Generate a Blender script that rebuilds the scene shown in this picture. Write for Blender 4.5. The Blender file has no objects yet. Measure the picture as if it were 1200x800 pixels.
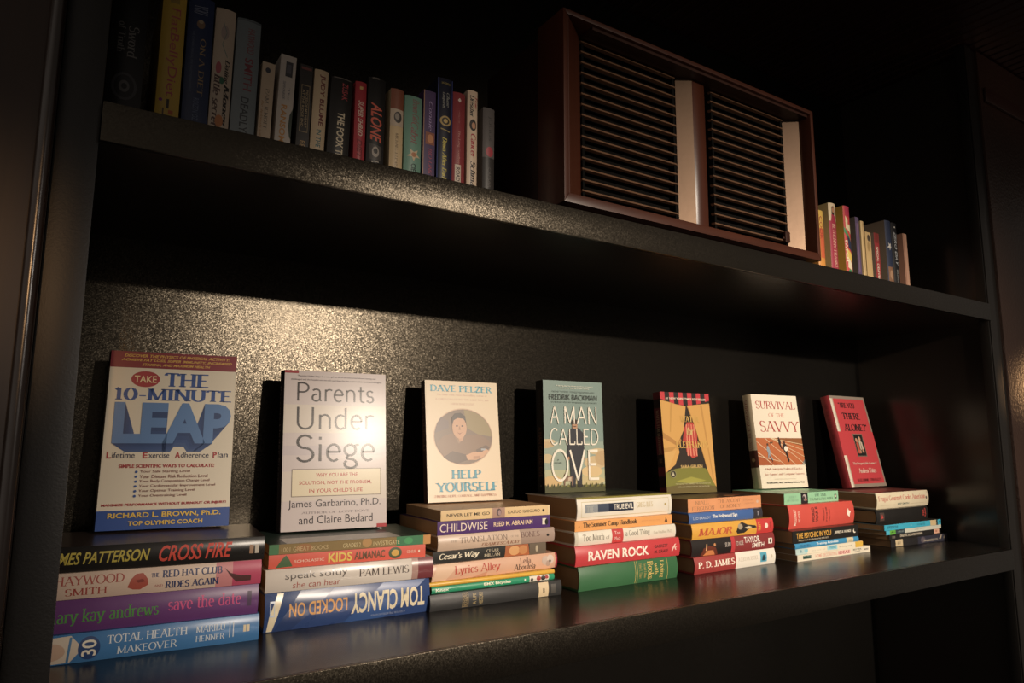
import bpy, bmesh, math, random
from mathutils import Matrix, Vector
random.seed(7)
SC = bpy.context.scene
COL = SC.collection
CM = 0.01
Z0 = 115.0          # height of the lower shelf top above the floor, cm
R = math.radians

# ------------------------------------------------------------------ camera
cam_d = bpy.data.cameras.new('camera')
cam = bpy.data.objects.new('camera', cam_d)
COL.objects.link(cam)
cam_d.sensor_width = 36.0
cam_d.sensor_fit = 'HORIZONTAL'
cam_d.lens = 814.97 / 1200.0 * 36.0
cam_d.clip_start = 0.02
cam_d.clip_end = 60
_yaw, _pitch, _roll = 0.5706335, 0.1417564, 0.0039595
_f = Vector((math.sin(_yaw)*math.cos(_pitch), math.cos(_yaw)*math.cos(_pitch), math.sin(_pitch)))
_r0 = Vector((math.cos(_yaw), -math.sin(_yaw), 0)); _u0 = _r0.cross(_f)
_r = math.cos(_roll)*_r0 + math.sin(_roll)*_u0
_u = -math.sin(_roll)*_r0 + math.cos(_roll)*_u0
_m = Matrix((_r, _u, -_f)).transposed().to_4x4()
_m.translation = Vector((0.740, -95.268, 24.797 + Z0)) * CM
cam.matrix_world = _m
SC.camera = cam

# ------------------------------------------------------------------ world, lights, exposure
vs = SC.view_settings
vs.view_transform = 'Standard'; vs.look = 'None'; vs.gamma = 1.0; vs.exposure = 0.0
vs.use_curve_mapping = False
W = bpy.data.worlds.new('World'); SC.world = W; W.use_nodes = True
_nt = W.node_tree; _bg = _nt.nodes['Background']      # dim ambient; brighter left side added as fill for left-facing page edges
_tc = _nt.nodes.new('ShaderNodeTexCoord'); _dt = _nt.nodes.new('ShaderNodeVectorMath'); _dt.operation = 'DOT_PRODUCT'
_dt.inputs[1].default_value = (-0.93, -0.36, 0.0)
_nt.links.new(_tc.outputs['Generated'], _dt.inputs[0])
_mr = _nt.nodes.new('ShaderNodeMapRange'); _mr.inputs[1].default_value = 0.25; _mr.inputs[2].default_value = 1.0
_mr.inputs[3].default_value = 0.085; _mr.inputs[4].default_value = 0.32
_nt.links.new(_dt.outputs['Value'], _mr.inputs[0]); _nt.links.new(_mr.outputs[0], _bg.inputs[1])
_bg.inputs[0].default_value = (1.0, 0.86, 0.74, 1)

def spot(name, loc, target, energy, color, size, blend, radius):
    d = bpy.data.lights.new(name, 'SPOT'); o = bpy.data.objects.new(name, d); COL.objects.link(o)
    d.energy = energy; d.color = color; d.spot_size = R(size); d.spot_blend = blend; d.shadow_soft_size = radius
    L = Vector((loc[0], loc[1], loc[2]+Z0))*CM; T = Vector((target[0], target[1], target[2]+Z0))*CM
    o.location = L; o.rotation_euler = (T-L).to_track_quat('-Z', 'Y').to_euler()
    return o
k = spot('ceiling_spotlight', (150, -450, 136), (122, 0, 1), 1030, (1.0, 0.85, 0.69), 27.5, 1.0, 0.05)
k.scale = (1.2, 1, 1)       # beam stretched to an oval to brighten the left of the upper row
spot('side_spotlight', (-70, -330, 112), (158, -4, 50), 210, (1.0, 0.84, 0.64), 11.5, 1.0, 0.05)
spot('left_fill_spot', (205, -450, 136), (12, 0, 8), 88, (1.0, 0.88, 0.78), 13, 1.0, 0.05)  # added fill that brightens the leftmost stack and its standing book
spot('left_wall_lamp', (-62, -440, 128), (-11, -17, 40), 200, (1.0, 0.56, 0.26), 4, 1.0, 0.06)
spot('right_wall_lamp', (330, -70, 52), (224, -17, 40), 22, (1.0, 0.55, 0.25), 10, 1.0, 0.04)

spot('far_lamp', (300, -190, 60), (214, -26, 129), 12, (1.0, 0.5, 0.28), 16, 1.0, 0.04)

# ------------------------------------------------------------------ materials
def lin(h):
    h = h.lstrip('#'); out = []
    for i in (0, 2, 4):
        c = int(h[i:i+2], 16)/255.0
        out.append(c/12.92 if c <= 0.04045 else ((c+0.055)/1.055)**2.4)
    return tuple(out)
_mats = {}
def new_mat(name):
    m = bpy.data.materials.new(name); m.use_nodes = True
    nt = m.node_tree; b = nt.nodes['Principled BSDF']
    return m, nt, b
def dye(h):
    c = lin(h); l = 0.3*c[0]+0.59*c[1]+0.11*c[2]
    return tuple(min(1, x*0.9+l*0.1+0.012) for x in c)
def ink(h, rough=0.42):
    """printed colour: ink on coated paper"""
    h0 = h; k = (h, round(rough, 2))
    if k in _mats: return _mats[k]
    m, nt, b = new_mat('print_'+h.lstrip('#'))
    b.inputs['Base Color'].default_value = (*dye(h), 1)
    b.inputs['Roughness'].default_value = rough
    b.inputs['Specular IOR Level'].default_value = 0.45 if rough > .2 else .11
    _mats[k] = m
    return m
def cover_mat(h, rough=0.36, spec=0.45):
    k = ('cover', h, rough)
    if k in _mats: return _mats[k]
    m, nt, b = new_mat('cover_'+h.lstrip('#'))
    tc = nt.nodes.new('ShaderNodeTexCoord'); n = nt.nodes.new('ShaderNodeTexNoise')
    n.inputs['Scale'].default_value = 22; n.inputs['Detail'].default_value = 5
    nt.links.new(tc.outputs['Object'], n.inputs['Vector'])
    mx = nt.nodes.new('ShaderNodeMix'); mx.data_type = 'RGBA'
    c = dye(h)
    mx.inputs[6].default_value = (*[x*0.88 for x in c], 1); mx.inputs[7].default_value = (*[min(1, x*1.08) for x in c], 1)
    nt.links.new(n.outputs['Fac'], mx.inputs[0]); nt.links.new(mx.outputs[2], b.inputs['Base Color'])
    mr = nt.nodes.new('ShaderNodeMapRange'); mr.inputs[3].default_value = rough-0.06; mr.inputs[4].default_value = rough+0.08
    nt.links.new(n.outputs['Fac'], mr.inputs[0]); nt.links.new(mr.outputs[0], b.inputs['Roughness'])
    b.inputs['Specular IOR Level'].default_value = spec
    _mats[k] = m
    return m
def pages_mat(h='#a88a66'):
    k = ('pages', h)
    if k in _mats: return _mats[k]
    m, nt, b = new_mat('paper_edges_'+h.lstrip('#'))
    tc = nt.nodes.new('ShaderNodeTexCoord'); mp = nt.nodes.new('ShaderNodeMapping')
    mp.inputs['Scale'].default_value = (4, 4, 2600)
    nt.links.new(tc.outputs['Object'], mp.inputs['Vector'])
    n = nt.nodes.new('ShaderNodeTexNoise'); n.inputs['Scale'].default_value = 1.0; n.inputs['Detail'].default_value = 3
    nt.links.new(mp.outputs[0], n.inputs['Vector'])
    mx = nt.nodes.new('ShaderNodeMix'); mx.data_type = 'RGBA'; c = lin(h)
    mx.inputs[6].default_value = (*[x*0.72 for x in c], 1); mx.inputs[7].default_value = (*[min(1, x*1.15) for x in c], 1)
    nt.links.new(n.outputs['Fac'], mx.inputs[0]); nt.links.new(mx.outputs[2], b.inputs['Base Color'])
    bp = nt.nodes.new('ShaderNodeBump'); bp.inputs['Strength'].default_value = 0.35; bp.inputs['Distance'].default_value = 0.0004
    nt.links.new(n.outputs['Fac'], bp.inputs['Height']); nt.links.new(bp.outputs[0], b.inputs['Normal'])
    b.inputs['Roughness'].default_value = 0.85; b.inputs['Specular IOR Level'].default_value = 0.2
    _mats[k] = m
    return m
def paint_mat(name, h, rough, scale, strength, spec=0.5, dist=0.0006):
    """dark sprayed lacquer with an orange-peel surface"""
    m, nt, b = new_mat(name)
    tc = nt.nodes.new('ShaderNodeTexCoord')
    n = nt.nodes.new('ShaderNodeTexNoise'); n.inputs['Scale'].default_value = scale; n.inputs['Detail'].default_value = 2
    n2 = nt.nodes.new('ShaderNodeTexNoise'); n2.inputs['Scale'].default_value = 6; n2.inputs['Detail'].default_value = 4
    nt.links.new(tc.outputs['Object'], n.inputs['Vector']); nt.links.new(tc.outputs['Object'], n2.inputs['Vector'])
    bp = nt.nodes.new('ShaderNodeBump'); bp.inputs['Strength'].default_value = strength; bp.inputs['Distance'].default_value = dist
    nt.links.new(n.outputs['Fac'], bp.inputs['Height']); nt.links.new(bp.outputs[0], b.inputs['Normal'])
    mx = nt.nodes.new('ShaderNodeMix'); mx.data_type = 'RGBA'; c = lin(h)
    mx.inputs[6].default_value = (*[x*0.8 for x in c], 1); mx.inputs[7].default_value = (*[x*1.2 for x in c], 1)
    nt.links.new(n2.outputs['Fac'], mx.inputs[0]); nt.links.new(mx.outputs[2], b.inputs['Base Color'])
    b.inputs['Roughness'].default_value = rough; b.inputs['Specular IOR Level'].default_value = spec
    return m
def fleck_mat(name, h, rough, scale, k, spec=0.5):
    """black sprayed lacquer whose fine grit catches the light as flecks"""
    m, nt, b = new_mat(name)
    tc = nt.nodes.new('ShaderNodeTexCoord'); v = nt.nodes.new('ShaderNodeTexVoronoi'); v.inputs['Scale'].default_value = scale
    nt.links.new(tc.outputs['Object'], v.inputs['Vector'])
    sub = nt.nodes.new('ShaderNodeVectorMath'); sub.operation = 'SUBTRACT'; sub.inputs[1].default_value = (.5, .5, .5)
    nt.links.new(v.outputs['Color'], sub.inputs[0])
    sc = nt.nodes.new('ShaderNodeVectorMath'); sc.operation = 'SCALE'; sc.inputs['Scale'].default_value = k
    nt.links.new(sub.outputs[0], sc.inputs[0])
    g = nt.nodes.new('ShaderNodeNewGeometry'); ad = nt.nodes.new('ShaderNodeVectorMath'); ad.operation = 'ADD'
    nt.links.new(g.outputs['Normal'], ad.inputs[0]); nt.links.new(sc.outputs[0], ad.inputs[1])
    no = nt.nodes.new('ShaderNodeVectorMath'); no.operation = 'NORMALIZE'
    nt.links.new(ad.outputs[0], no.inputs[0]); nt.links.new(no.outputs[0], b.inputs['Normal'])
    n2 = nt.nodes.new('ShaderNodeTexNoise'); n2.inputs['Scale'].default_value = 5; n2.inputs['Detail'].default_value = 4
    nt.links.new(tc.outputs['Object'], n2.inputs['Vector'])
    mx = nt.nodes.new('ShaderNodeMix'); mx.data_type = 'RGBA'; c = lin(h)
    mx.inputs[6].default_value = (*[x*0.85 for x in c], 1); mx.inputs[7].default_value = (*[x*1.15 for x in c], 1)
    nt.links.new(n2.outputs['Fac'], mx.inputs[0]); nt.links.new(mx.outputs[2], b.inputs['Base Color'])
    b.inputs['Roughness'].default_value = rough; b.inputs['Specular IOR Level'].default_value = spec
    b.inputs['Specular Tint'].default_value = (1.0, 0.86, 0.66, 1)
    return m
def wood_mat(name, h1, h2, rough=0.4, axis=0, spec=0.5, scale=1.0):
    m, nt, b = new_mat(name)
    tc = nt.nodes.new('ShaderNodeTexCoord'); mp = nt.nodes.new('ShaderNodeMapping')
    s = [60*scale, 60*scale, 60*scale]; s[axis] = 3.0*scale
    mp.inputs['Scale'].default_value = s
    nt.links.new(tc.outputs['Object'], mp.inputs['Vector'])
    n = nt.nodes.new('ShaderNodeTexNoise'); n.inputs['Scale'].default_value = 1.6; n.inputs['Detail'].default_value = 6; n.inputs['Distortion'].default_value = 0.6
    nt.links.new(mp.outputs[0], n.inputs['Vector'])
    mx = nt.nodes.new('ShaderNodeMix'); mx.data_type = 'RGBA'
    mx.inputs[6].default_value = (*lin(h1), 1); mx.inputs[7].default_value = (*lin(h2), 1)
    nt.links.new(n.outputs['Fac'], mx.inputs[0]); nt.links.new(mx.outputs[2], b.inputs['Base Color'])
    bp = nt.nodes.new('ShaderNodeBump'); bp.inputs['Strength'].default_value = 0.15; bp.inputs['Distance'].default_value = 0.0005
    nt.links.new(n.outputs['Fac'], bp.inputs['Height']); nt.links.new(bp.outputs[0], b.inputs['Normal'])
    b.inputs['Roughness'].default_value = rough; b.inputs['Specular IOR Level'].default_value = spec
    return m
M_BACK = fleck_mat('black_lacquer_back', '#0f0e0d', 0.24, 850, 0.115, 0.62)
M_FRAME = paint_mat('black_lacquer_frame', '#161310', 0.42, 500, 0.2)
M_EDGE = fleck_mat('black_lacquer_shelf_edge', '#100e0c', 0.29, 850, 0.13, 0.6)
M_TOP = wood_mat('dark_stained_shelf_top', '#15110f', '#1e1916', 0.27, 0, 0.5)
M_SIDE = paint_mat('black_lacquer_side', '#26211d', 0.22, 260, 0.04)
M_WALLR = paint_mat('brown_textured_panel', '#33221a', 0.34, 130, 0.6, 0.6, 0.002)
M_WALLL = wood_mat('dark_brown_panel', '#2c201a', '#3a2a20', 0.36, 2, 0.5)
M_CEIL = wood_mat('dark_red_plank_ceiling', '#2a1814', '#3a221b', 0.30, 1, 0.5)
M_FLOOR = wood_mat('dark_plank_floor', '#2a211b', '#3b2e25', 0.45, 0, 0.4)

# ------------------------------------------------------------------ mesh helpers (cm in, m out)
def finish(bm, name, mats, parent=None, smooth=None, local=None, bevel=0.0):
    if bevel:
        es = [e for e in bm.edges if len(e.link_faces) == 2 and e.calc_face_angle(0) > R(50)]
        bmesh.ops.bevel(bm, geom=es, offset=bevel, segments=2, affect='EDGES', profile=0.6, clamp_overlap=True)
    for v in bm.verts: v.co *= CM
    me = bpy.data.meshes.new(name); bm.to_mesh(me); bm.free()
    for m in (mats if isinstance(mats, list) else [mats]): me.materials.append(m)
    if smooth:
        for p in me.polygons: p.use_smooth = True
        me.set_sharp_from_angle(angle=R(smooth))
    o = bpy.data.objects.new(name, me); COL.objects.link(o)
    if parent: o.parent = parent
    if local is not None: o.matrix_local = local
    return o
def add_box(bm, a, b, mi=0):
    r = bmesh.ops.create_cube(bm, size=1)
    for v in r['verts']:
        v.co = Vector([(a[i]+b[i])/2 + v.co[i]*(b[i]-a[i]) for i in range(3)])
    for f in set(f for v in r['verts'] for f in v.link_faces): f.material_index = mi
    return r['verts']
def add_prism(bm, pts, z0, z1, axis=2, mi=0):
    """closed outline pts extruded along axis between z0 and z1"""
    def mk(p, z):
        c = [p[0], p[1]]; c.insert(axis, z); return bm.verts.new(c)
    lo = [mk(p, z0) for p in pts]; hi = [mk(p, z1) for p in pts]; fs = []
    n = len(pts)
    for i in range(n): fs.append(bm.faces.new((lo[i], lo[(i+1) % n], hi[(i+1) % n], hi[i])))
    fs.append(bm.faces.new(lo[::-1])); fs.append(bm.faces.new(hi))
    for f in fs: f.material_index = mi
    bmesh.ops.recalc_face_normals(bm, faces=fs)
    return fs
def empty(name, loc, label=None, cat=None, group=None):
    o = bpy.data.objects.new(name, None); COL.objects.link(o); o.empty_display_size = 0.05
    o.location = Vector((loc[0], loc[1], loc[2]+Z0))*CM
    if label: o['label'] = label
    if cat: o['category'] = cat
    if group: o['group'] = group
    return o
def box_obj(name, a, b, mat, parent=None, bevel=0.0, struct=False, label=None):
    """world-space box in shelf coordinates"""
    bm = bmesh.new(); c = [(a[i]+b[i])/2 for i in range(3)]
    add_box(bm, [a[i]-c[i] for i in range(3)], [b[i]-c[i] for i in range(3)])
    o = finish(bm, name, mat, None, 40 if bevel else None, None, bevel)
    loc = Vector((c[0], c[1], c[2]+Z0))*CM
    if parent: o.parent = parent; loc = loc - parent.location
    o.location = loc
    if struct: o['kind'] = 'structure'
    if label: o['label'] = label
    return o

# ------------------------------------------------------------------ the setting
D = 21.0; XL, XR, YF = -3.0, 196.6, -16.3
box_obj('floor', (-260, -520, -Z0-4), (460, 120, -Z0), M_FLOOR, struct=True)
box_obj('wall_back', (-140, 25, -Z0), (330, 37, 170), M_FRAME, struct=True)
box_obj('wall_left', (-120, -17.6, -Z0+0.01), (-2.2, 24.9, 160), M_WALLL, bevel=0.9, struct=True)
box_obj('wall_right', (197.5, -16.9, -Z0+0.01), (330, 24.9, 128), M_WALLR, bevel=0.3, struct=True)
bm = bmesh.new()
x = -138.0
while x < 330:      # beaded soffit boards running towards the room
    add_prism(bm, [(x, 0), (x+3.4, 0), (x+3.4, -1.2), (x+3.1, -1.6), (x+0.6, -1.6), (x+0.2, -1.1), (x, -0.6)], -75, 24.5, 1)
    x += 3.42
o = finish(bm, 'ceiling', M_CEIL); o.location = (0, 0, (130+Z0)*CM); o['kind'] = 'structure'
box_obj('trim_1', (199.1, -17.6, 114), (330, -16.95, 118), M_CEIL, bevel=0.3, struct=True)

bm = bmesh.new()        # rounded bead added at the left wall panel's corner to catch a lamp streak
add_prism(bm, [(0.7*math.cos(2*math.pi*i/20), 0.7*math.sin(2*math.pi*i/20)) for i in range(20)], 0.02, 150+Z0, 2)
o = finish(bm, 'streak_bead', paint_mat('dark_brown_gloss_bead', '#2a1d16', 0.24, 200, 0.05, 0.8), None, 40)
o.location = (-0.0285, -0.1755, 0); o['kind'] = 'structure'
bc = empty('bookcase', (94, 0, -Z0), 'black lacquered built-in bookcase holding all the books and the wooden speaker cabinet', 'bookcase')
box_obj('back_panel', (XL-2, D, -Z0+2), (XR+2, D+2, 128), M_BACK, bc)
box_obj('side_panel', (XL-2, YF+0.6, -Z0+2), (XL, D-0.01, 128), M_SIDE, bc)
box_obj('side_panel', (XR, YF+0.6, -Z0+2), (XR+2, D-0.01, 128), M_SIDE, bc)
box_obj('stile', (-2.15, YF, -Z0+2), (1.6, YF+2.2, 128), M_FRAME, bc, 0.12)
box_obj('stile', (191.4, YF, -Z0+2), (197.4, YF+2.2, 128), M_FRAME, bc, 0.12)
box_obj('edge_strip', (191.6, YF-0.35, -Z0+2), (194.9, YF-0.01, 128), M_FRAME, bc, 0.2)
def shelf(name, z1, th):
    bm = bmesh.new(); x0, x1 = XL+0.01, XR-0.01
    add_box(bm, (x0, YF+2.3, z1-th), (x1, D-0.01, z1), 0)
    add_box(bm, (1.65, YF, z1-th), (191.35, YF+2.3, z1), 0)
    o = finish(bm, name, M_TOP); o.parent = bc
    o.location = Vector((0, 0, Z0))*CM - bc.location
    bm = bmesh.new(); add_box(bm, (1.65, YF-0.7, z1-th-0.02), (191.35, YF, z1), 0)
    e = finish(bm, 'edge_band', M_EDGE, None, 40, None, 0.1); e.parent = o
shelf('upper_shelf', 58.8, 4.2)
shelf('lower_shelf', 0.0, 4.6)
shelf('bottom_shelf', -80.0, 4.6)

# ------------------------------------------------------------------ lettering
def arc(cx, cy, rx, ry, a0, a1, n=8):
    return [(cx+rx*math.cos(R(a0+(a1-a0)*i/n)), cy+ry*math.sin(R(a0+(a1-a0)*i/n))) for i in range(n+1)]
X = 0.66
G = {  # roman capitals and lower case as pen strokes: advance, strokes
'A': (.86, [[(.08, 0), (.43, 1)], [(.43, 1), (.78, 0)], [(.22, .36), (.64, .36)]]),
'B': (.74, [[(.15, 0), (.15, 1)], [(.15, .99), (.38, .99)]+arc(.38, .76, .22, .23, 90, -90)+[(.15, .53)], [(.38, .53)]+arc(.4, .265, .26, .265, 90, -90)+[(.15, .01)]]),
'C': (.78, [arc(.44, .5, .36, .5, 48, 312, 14)]),
'D': (.84, [[(.15, 0), (.15, 1)], [(.15, .98), (.36, .98)]+arc(.36, .5, .4, .48, 90, -90, 12)+[(.15, .02)]]),
'E': (.70, [[(.15, 0), (.15, 1)], [(.15, .97), (.6, .97)], [(.15, .51), (.5, .51)], [(.15, .03), (.63, .03)]]),
'F': (.66, [[(.15, 0), (.15, 1)], [(.15, .97), (.6, .97)], [(.15, .51), (.5, .51)]]),
'G': (.84, [arc(.44, .5, .36, .5, 48, 330, 14), [(.74, .45), (.74, .08)]]),
'H': (.86, [[(.15, 0), (.15, 1)], [(.71, 0), (.71, 1)], [(.15, .52), (.71, .52)]]),
'I': (.34, [[(.17, 0), (.17, 1)]]),
'J': (.5, [[(.33, 1), (.33, .2)]+arc(.17, .2, .16, .2, 0, -150, 6)]),
'K': (.82, [[(.15, 0), (.15, 1)], [(.7, 1), (.2, .45)], [(.32, .58), (.74, 0)]]),
'L': (.66, [[(.15, 0), (.15, 1)], [(.15, .03), (.6, .03), (.6, .2)]]),
'M': (1.02, [[(.13, 0), (.15, 1)], [(.16, 1), (.5, .06)], [(.5, .06), (.85, 1)], [(.87, 0), (.85, 1)]]),
'N': (.88, [[(.15, 0), (.15, 1)], [(.15, 1), (.74, 0)], [(.74, 0), (.74, 1)]]),
'O': (.88, [arc(.44, .5, .37, .5, 0, 360, 20)]),
'P': (.7, [[(.15, 0), (.15, 1)], [(.15, .98), (.36, .98)]+arc(.36, .73, .25, .25, 90, -90)+[(.15, .48)]]),
'Q': (.88, [arc(.44, .5, .37, .5, 0, 360, 20), [(.5, .15), (.8, -.15)]]),
'R': (.78, [[(.15, 0), (.15, 1)], [(.15, .98), (.36, .98)]+arc(.36, .75, .24, .23, 90, -90)+[(.15, .52)], [(.4, .52), (.72, 0)]]),
'S': (.64, [arc(.32, .75, .23, .25, 30, 250, 9)+arc(.32, .25, .25, .26, 80, -160, 10)]),
'T': (.76, [[(.38, 0), (.38, 1)], [(.06, .82), (.06, .97), (.7, .97), (.7, .82)]]),
'U': (.84, [[(.15, 1), (.15, .3)]+arc(.42, .3, .27, .3, 180, 360, 10)+[(.69, 1)]]),
'V': (.84, [[(.06, 1), (.42, 0)], [(.42, 0), (.78, 1)]]),
'W': (1.14, [[(.06, 1), (.34, 0)], [(.34, 0), (.57, .95)], [(.57, .95), (.82, 0)], [(.82, 0), (1.08, 1)]]),
'X': (.82, [[(.08, 1), (.74, 0)], [(.08, 0), (.74, 1)]]),
'Y': (.8, [[(.06, 1), (.4, .5)], [(.74, 1), (.4, .5)], [(.4, .5), (.4, 0)]]),
'Z': (.7, [[(.08, .82), (.08, .97), (.6, .97), (.1, .03), (.62, .03), (.62, .2)]]),
'a': (.56, [arc(.25, .5, .17, .16, 150, 0, 6)+[(.42, .5), (.42, .06), (.5, .03)], arc(.25, .19, .17, .19, 70, 330, 9)]),
'b': (.6, [[(.12, 0), (.12, 1)], arc(.32, .33, .2, .33, 130, -130, 10)]),
'c': (.52, [arc(.29, .33, .21, .33, 50, 310, 10)]),
'd': (.6, [[(.46, 0), (.46, 1)], arc(.27, .33, .2, .33, 50, 310, 10)]),
'e': (.54, [[(.09, .36), (.46, .36)]+arc(.28, .33, .2, .33, 5, 310, 12)]),
'f': (.38, [[(.16, 0), (.16, .8)]+arc(.3, .8, .14, .2, 180, 60, 5), [(.04, .64), (.34, .64)]]),
'g': (.56, [arc(.26, .43, .18, .22, 0, 360, 12), [(.4, .6), (.54, .66)], [(.2, .22), (.14, .1), (.4, .04)]+arc(.28, -.12, .2, .16, 50, -230, 10)]),
'h': (.62, [[(.12, 0), (.12, 1)], arc(.3, .44, .18, .22, 150, 0, 6)+[(.48, 0)]]),
'i': (.28, [[(.14, 0), (.14, X)], [(.14, .84), (.14, .95)]]),
'j': (.28, [[(.16, X), (.16, -.12)]+arc(.04, -.12, .12, .16, 0, -100, 4), [(.16, .84), (.16, .95)]]),
'k': (.58, [[(.12, 0), (.12, 1)], [(.48, X), (.16, .28)], [(.24, .38), (.52, 0)]]),
'l': (.28, [[(.14, 0), (.14, 1)]]),
'm': (.92, [[(.12, 0), (.12, X)], arc(.28, .46, .16, .2, 150, 0, 5)+[(.44, 0)], arc(.6, .46, .16, .2, 150, 0, 5)+[(.77, 0)]]),
'n': (.62, [[(.12, 0), (.12, X)], arc(.3, .44, .18, .22, 150, 0, 6)+[(.48, 0)]]),
'o': (.58, [arc(.29, .33, .21, .33, 0, 360, 14)]),
'p': (.6, [[(.12, -.28), (.12, X)], arc(.32, .33, .2, .33, 130, -130, 10)]),
'q': (.6, [[(.46, -.28), (.46, X)], arc(.27, .33, .2, .33, 50, 310, 10)]),
'r': (.44, [[(.12, 0), (.12, X)], arc(.3, .44, .18, .22, 150, 50, 4)]),
's': (.46, [arc(.23, .49, .15, .17, 30, 250, 7)+arc(.23, .17, .16, .17, 80, -160, 8)]),
't': (.38, [[(.16, .88), (.16, .14)]+arc(.28, .14, .12, .14, 180, 300, 4), [(.03, .64), (.34, .64)]]),
'u': (.62, [[(.12, X), (.12, .22)]+arc(.29, .22, .17, .22, 180, 330, 6), [(.48, 0), (.48, X)]]),
'v': (.56, [[(.05, X), (.28, 0)], [(.28, 0), (.51, X)]]),
'w': (.8, [[(.05, X), (.24, 0)], [(.24, 0), (.4, .62)], [(.4, .62), (.57, 0)], [(.57, 0), (.75, X)]]),
'x': (.56, [[(.06, X), (.5, 0)], [(.06, 0), (.5, X)]]),
'y': (.56, [[(.05, X), (.28, 0)], [(.51, X), (.22, -.2), (.06, -.24)]]),
'z': (.5, [[(.07, .52), (.07, .63), (.43, .63), (.07, .03), (.44, .03), (.44, .15)]]),
'0': (.7, [arc(.35, .5, .26, .5, 0, 360, 18)]),
'1': (.5, [[(.1, .84), (.27, 1), (.27, 0)]]),
'2': (.66, [arc(.33, .72, .24, .28, 160, -30, 8)+[(.08, .03), (.6, .03)]]),
'3': (.64, [arc(.31, .75, .21, .25, 150, -90, 9)+arc(.31, .25, .24, .26, 90, -150, 9)]),
'#': (.7, [[(.2, .1), (.3, .9)], [(.42, .1), (.52, .9)], [(.08, .36), (.6, .36)], [(.1, .64), (.64, .64)]]),
'-': (.5, [[(.08, .38), (.42, .38)]]), '.': (.26, [[(.13, 0), (.13, .12)]]), ',': (.26, [[(.15, .12), (.08, -.14)]]),
"'": (.24, [[(.12, .75), (.12, 1)]]), '"': (.36, [[(.1, .75), (.1, 1)], [(.24, .75), (.24, 1)]]),
'?': (.56, [arc(.27, .76, .2, .24, 160, -60, 8)+[(.27, .26)], [(.27, 0), (.27, .12)]]),
'!': (.3, [[(.15, .28), (.15, 1)], [(.15, 0), (.15, .12)]]), ':': (.26, [[(.13, 0), (.13, .12)], [(.13, .5), (.13, .62)]]),
'&': (.84, [[(.74, 0), (.2, .7)]+arc(.36, .8, .16, .2, 200, -20, 7)+[(.2, .45)]+arc(.34, .24, .26, .24, 150, 350, 8)]),
' ': (.36, []),
}
def serif_mesh(txt, bold=False, serif=True, track=0.0):
    thick, thin = (.21, .085) if bold else (.135, .05)
    if not serif and not bold: thick = thin = .085
    V, F = [], []; ox = 0
    def quad(p, q, w0, w1):
        dx, dy = q[0]-p[0], q[1]-p[1]; L = math.hypot(dx, dy) or 1
        nx, ny = -dy/L, dx/L; k = len(V)
        V.extend([(p[0]+nx*w0/2, p[1]+ny*w0/2), (p[0]-nx*w0/2, p[1]-ny*w0/2), (q[0]-nx*w1/2, q[1]-ny*w1/2), (q[0]+nx*w1/2, q[1]+ny*w1/2)])
        F.append((k, k+1, k+2, k+3))
    for ch in txt:
        adv, strokes = G.get(ch, G[' '])
        for st in strokes:
            pts = [(x+ox, y) for x, y in st]
            ws = []
            for i in range(len(pts)):
                a = pts[max(0, i-1)]; b = pts[min(len(pts)-1, i+1)]
                dx, dy = b[0]-a[0], b[1]-a[1]; L = math.hypot(dx, dy) or 1
                s = abs(dy)/L
                if len(pts) == 2 and abs(dx) > .1 and dx*dy > 0 and ch in 'AMNVWXYvwxyKU': s *= 0.35 if serif else 1
                ws.append(thin+(thick-thin)*s**1.5)
            for i in range(len(pts)-1): quad(pts[i], pts[i+1], ws[i], ws[i+1])
            if serif and ch.isalnum() and len(st) >= 2:
                for e, f in ((0, 1), (-1, -2)):
                    x, y = pts[e]; dx, dy = pts[f][0]-x, pts[f][1]-y
                    if abs(dy) > abs(dx)*.9 and min(abs(y), abs(y-1), abs(y-X), abs(y+.28)) < .01 and abs(dy) > .2:
                        sg = 1 if dy > 0 else -1; h = .055 if not bold else .075; w = .13 if not bold else .17
                        quad((x-w, y+sg*h/2), (x+w, y+sg*h/2), h, h)
        ox += adv+track
    return V, F
_tc = {}
def sans_mesh(txt, offset=0.0, shear=0.0):
    k = (txt, offset, shear)
    if k in _tc: return _tc[k]
    cu = bpy.data.curves.new('t', 'FONT'); cu.body = txt; cu.offset = offset; cu.shear = shear; cu.resolution_u = 3; cu.fill_mode = 'FRONT'
    o = bpy.data.objects.new('t', cu); me = o.to_mesh()
    V = [(v.co.x, v.co.y) for v in me.vertices]; F = [tuple(p.vertices) for p in me.polygons]
    o.to_mesh_clear(); bpy.data.objects.remove(o); bpy.data.curves.remove(cu)
    _tc[k] = (V, F)
    return V, F
# printed marks: each returns (vertices in 0..1 panel coordinates, faces, colour)
def t(txt, x0, x1, y0, y1, col, st='n', rot=None):
    if st in 'sB': V, F = serif_mesh(txt, st == 'B')
    elif st == 'S': V, F = serif_mesh(txt, True); V = [(x+.22*y, y) for x, y in V]
    elif st == 'I': V, F = serif_mesh(txt, False); V = [(x+.25*y, y) for x, y in V]
    elif st == 'T': V, F = serif_mesh(txt, False, False)
    else: V, F = sans_mesh(txt, {'n': 0.0, 'b': 0.014, 'h': 0.026, 'i': 0.004, 'j': 0.02, 'l': -0.008}[st], 0.3 if st in 'ij' else 0)
    if not V: return ([], [], col, 't')
    if rot == 'd': V = [(y, -x) for x, y in V]
    if rot == 'u': V = [(-y, x) for x, y in V]
    if rot == 'f': V = [(-x, -y) for x, y in V]
    ax = min(v[0] for v in V); bx = max(v[0] for v in V); ay = min(v[1] for v in V); by = max(v[1] for v in V)
    sx = (x1-x0)/((bx-ax) or 1); sy = (y1-y0)/((by-ay) or 1)
    return ([(x0+(x-ax)*sx, y0+(y-ay)*sy) for x, y in V], F, col, 't')
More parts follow.
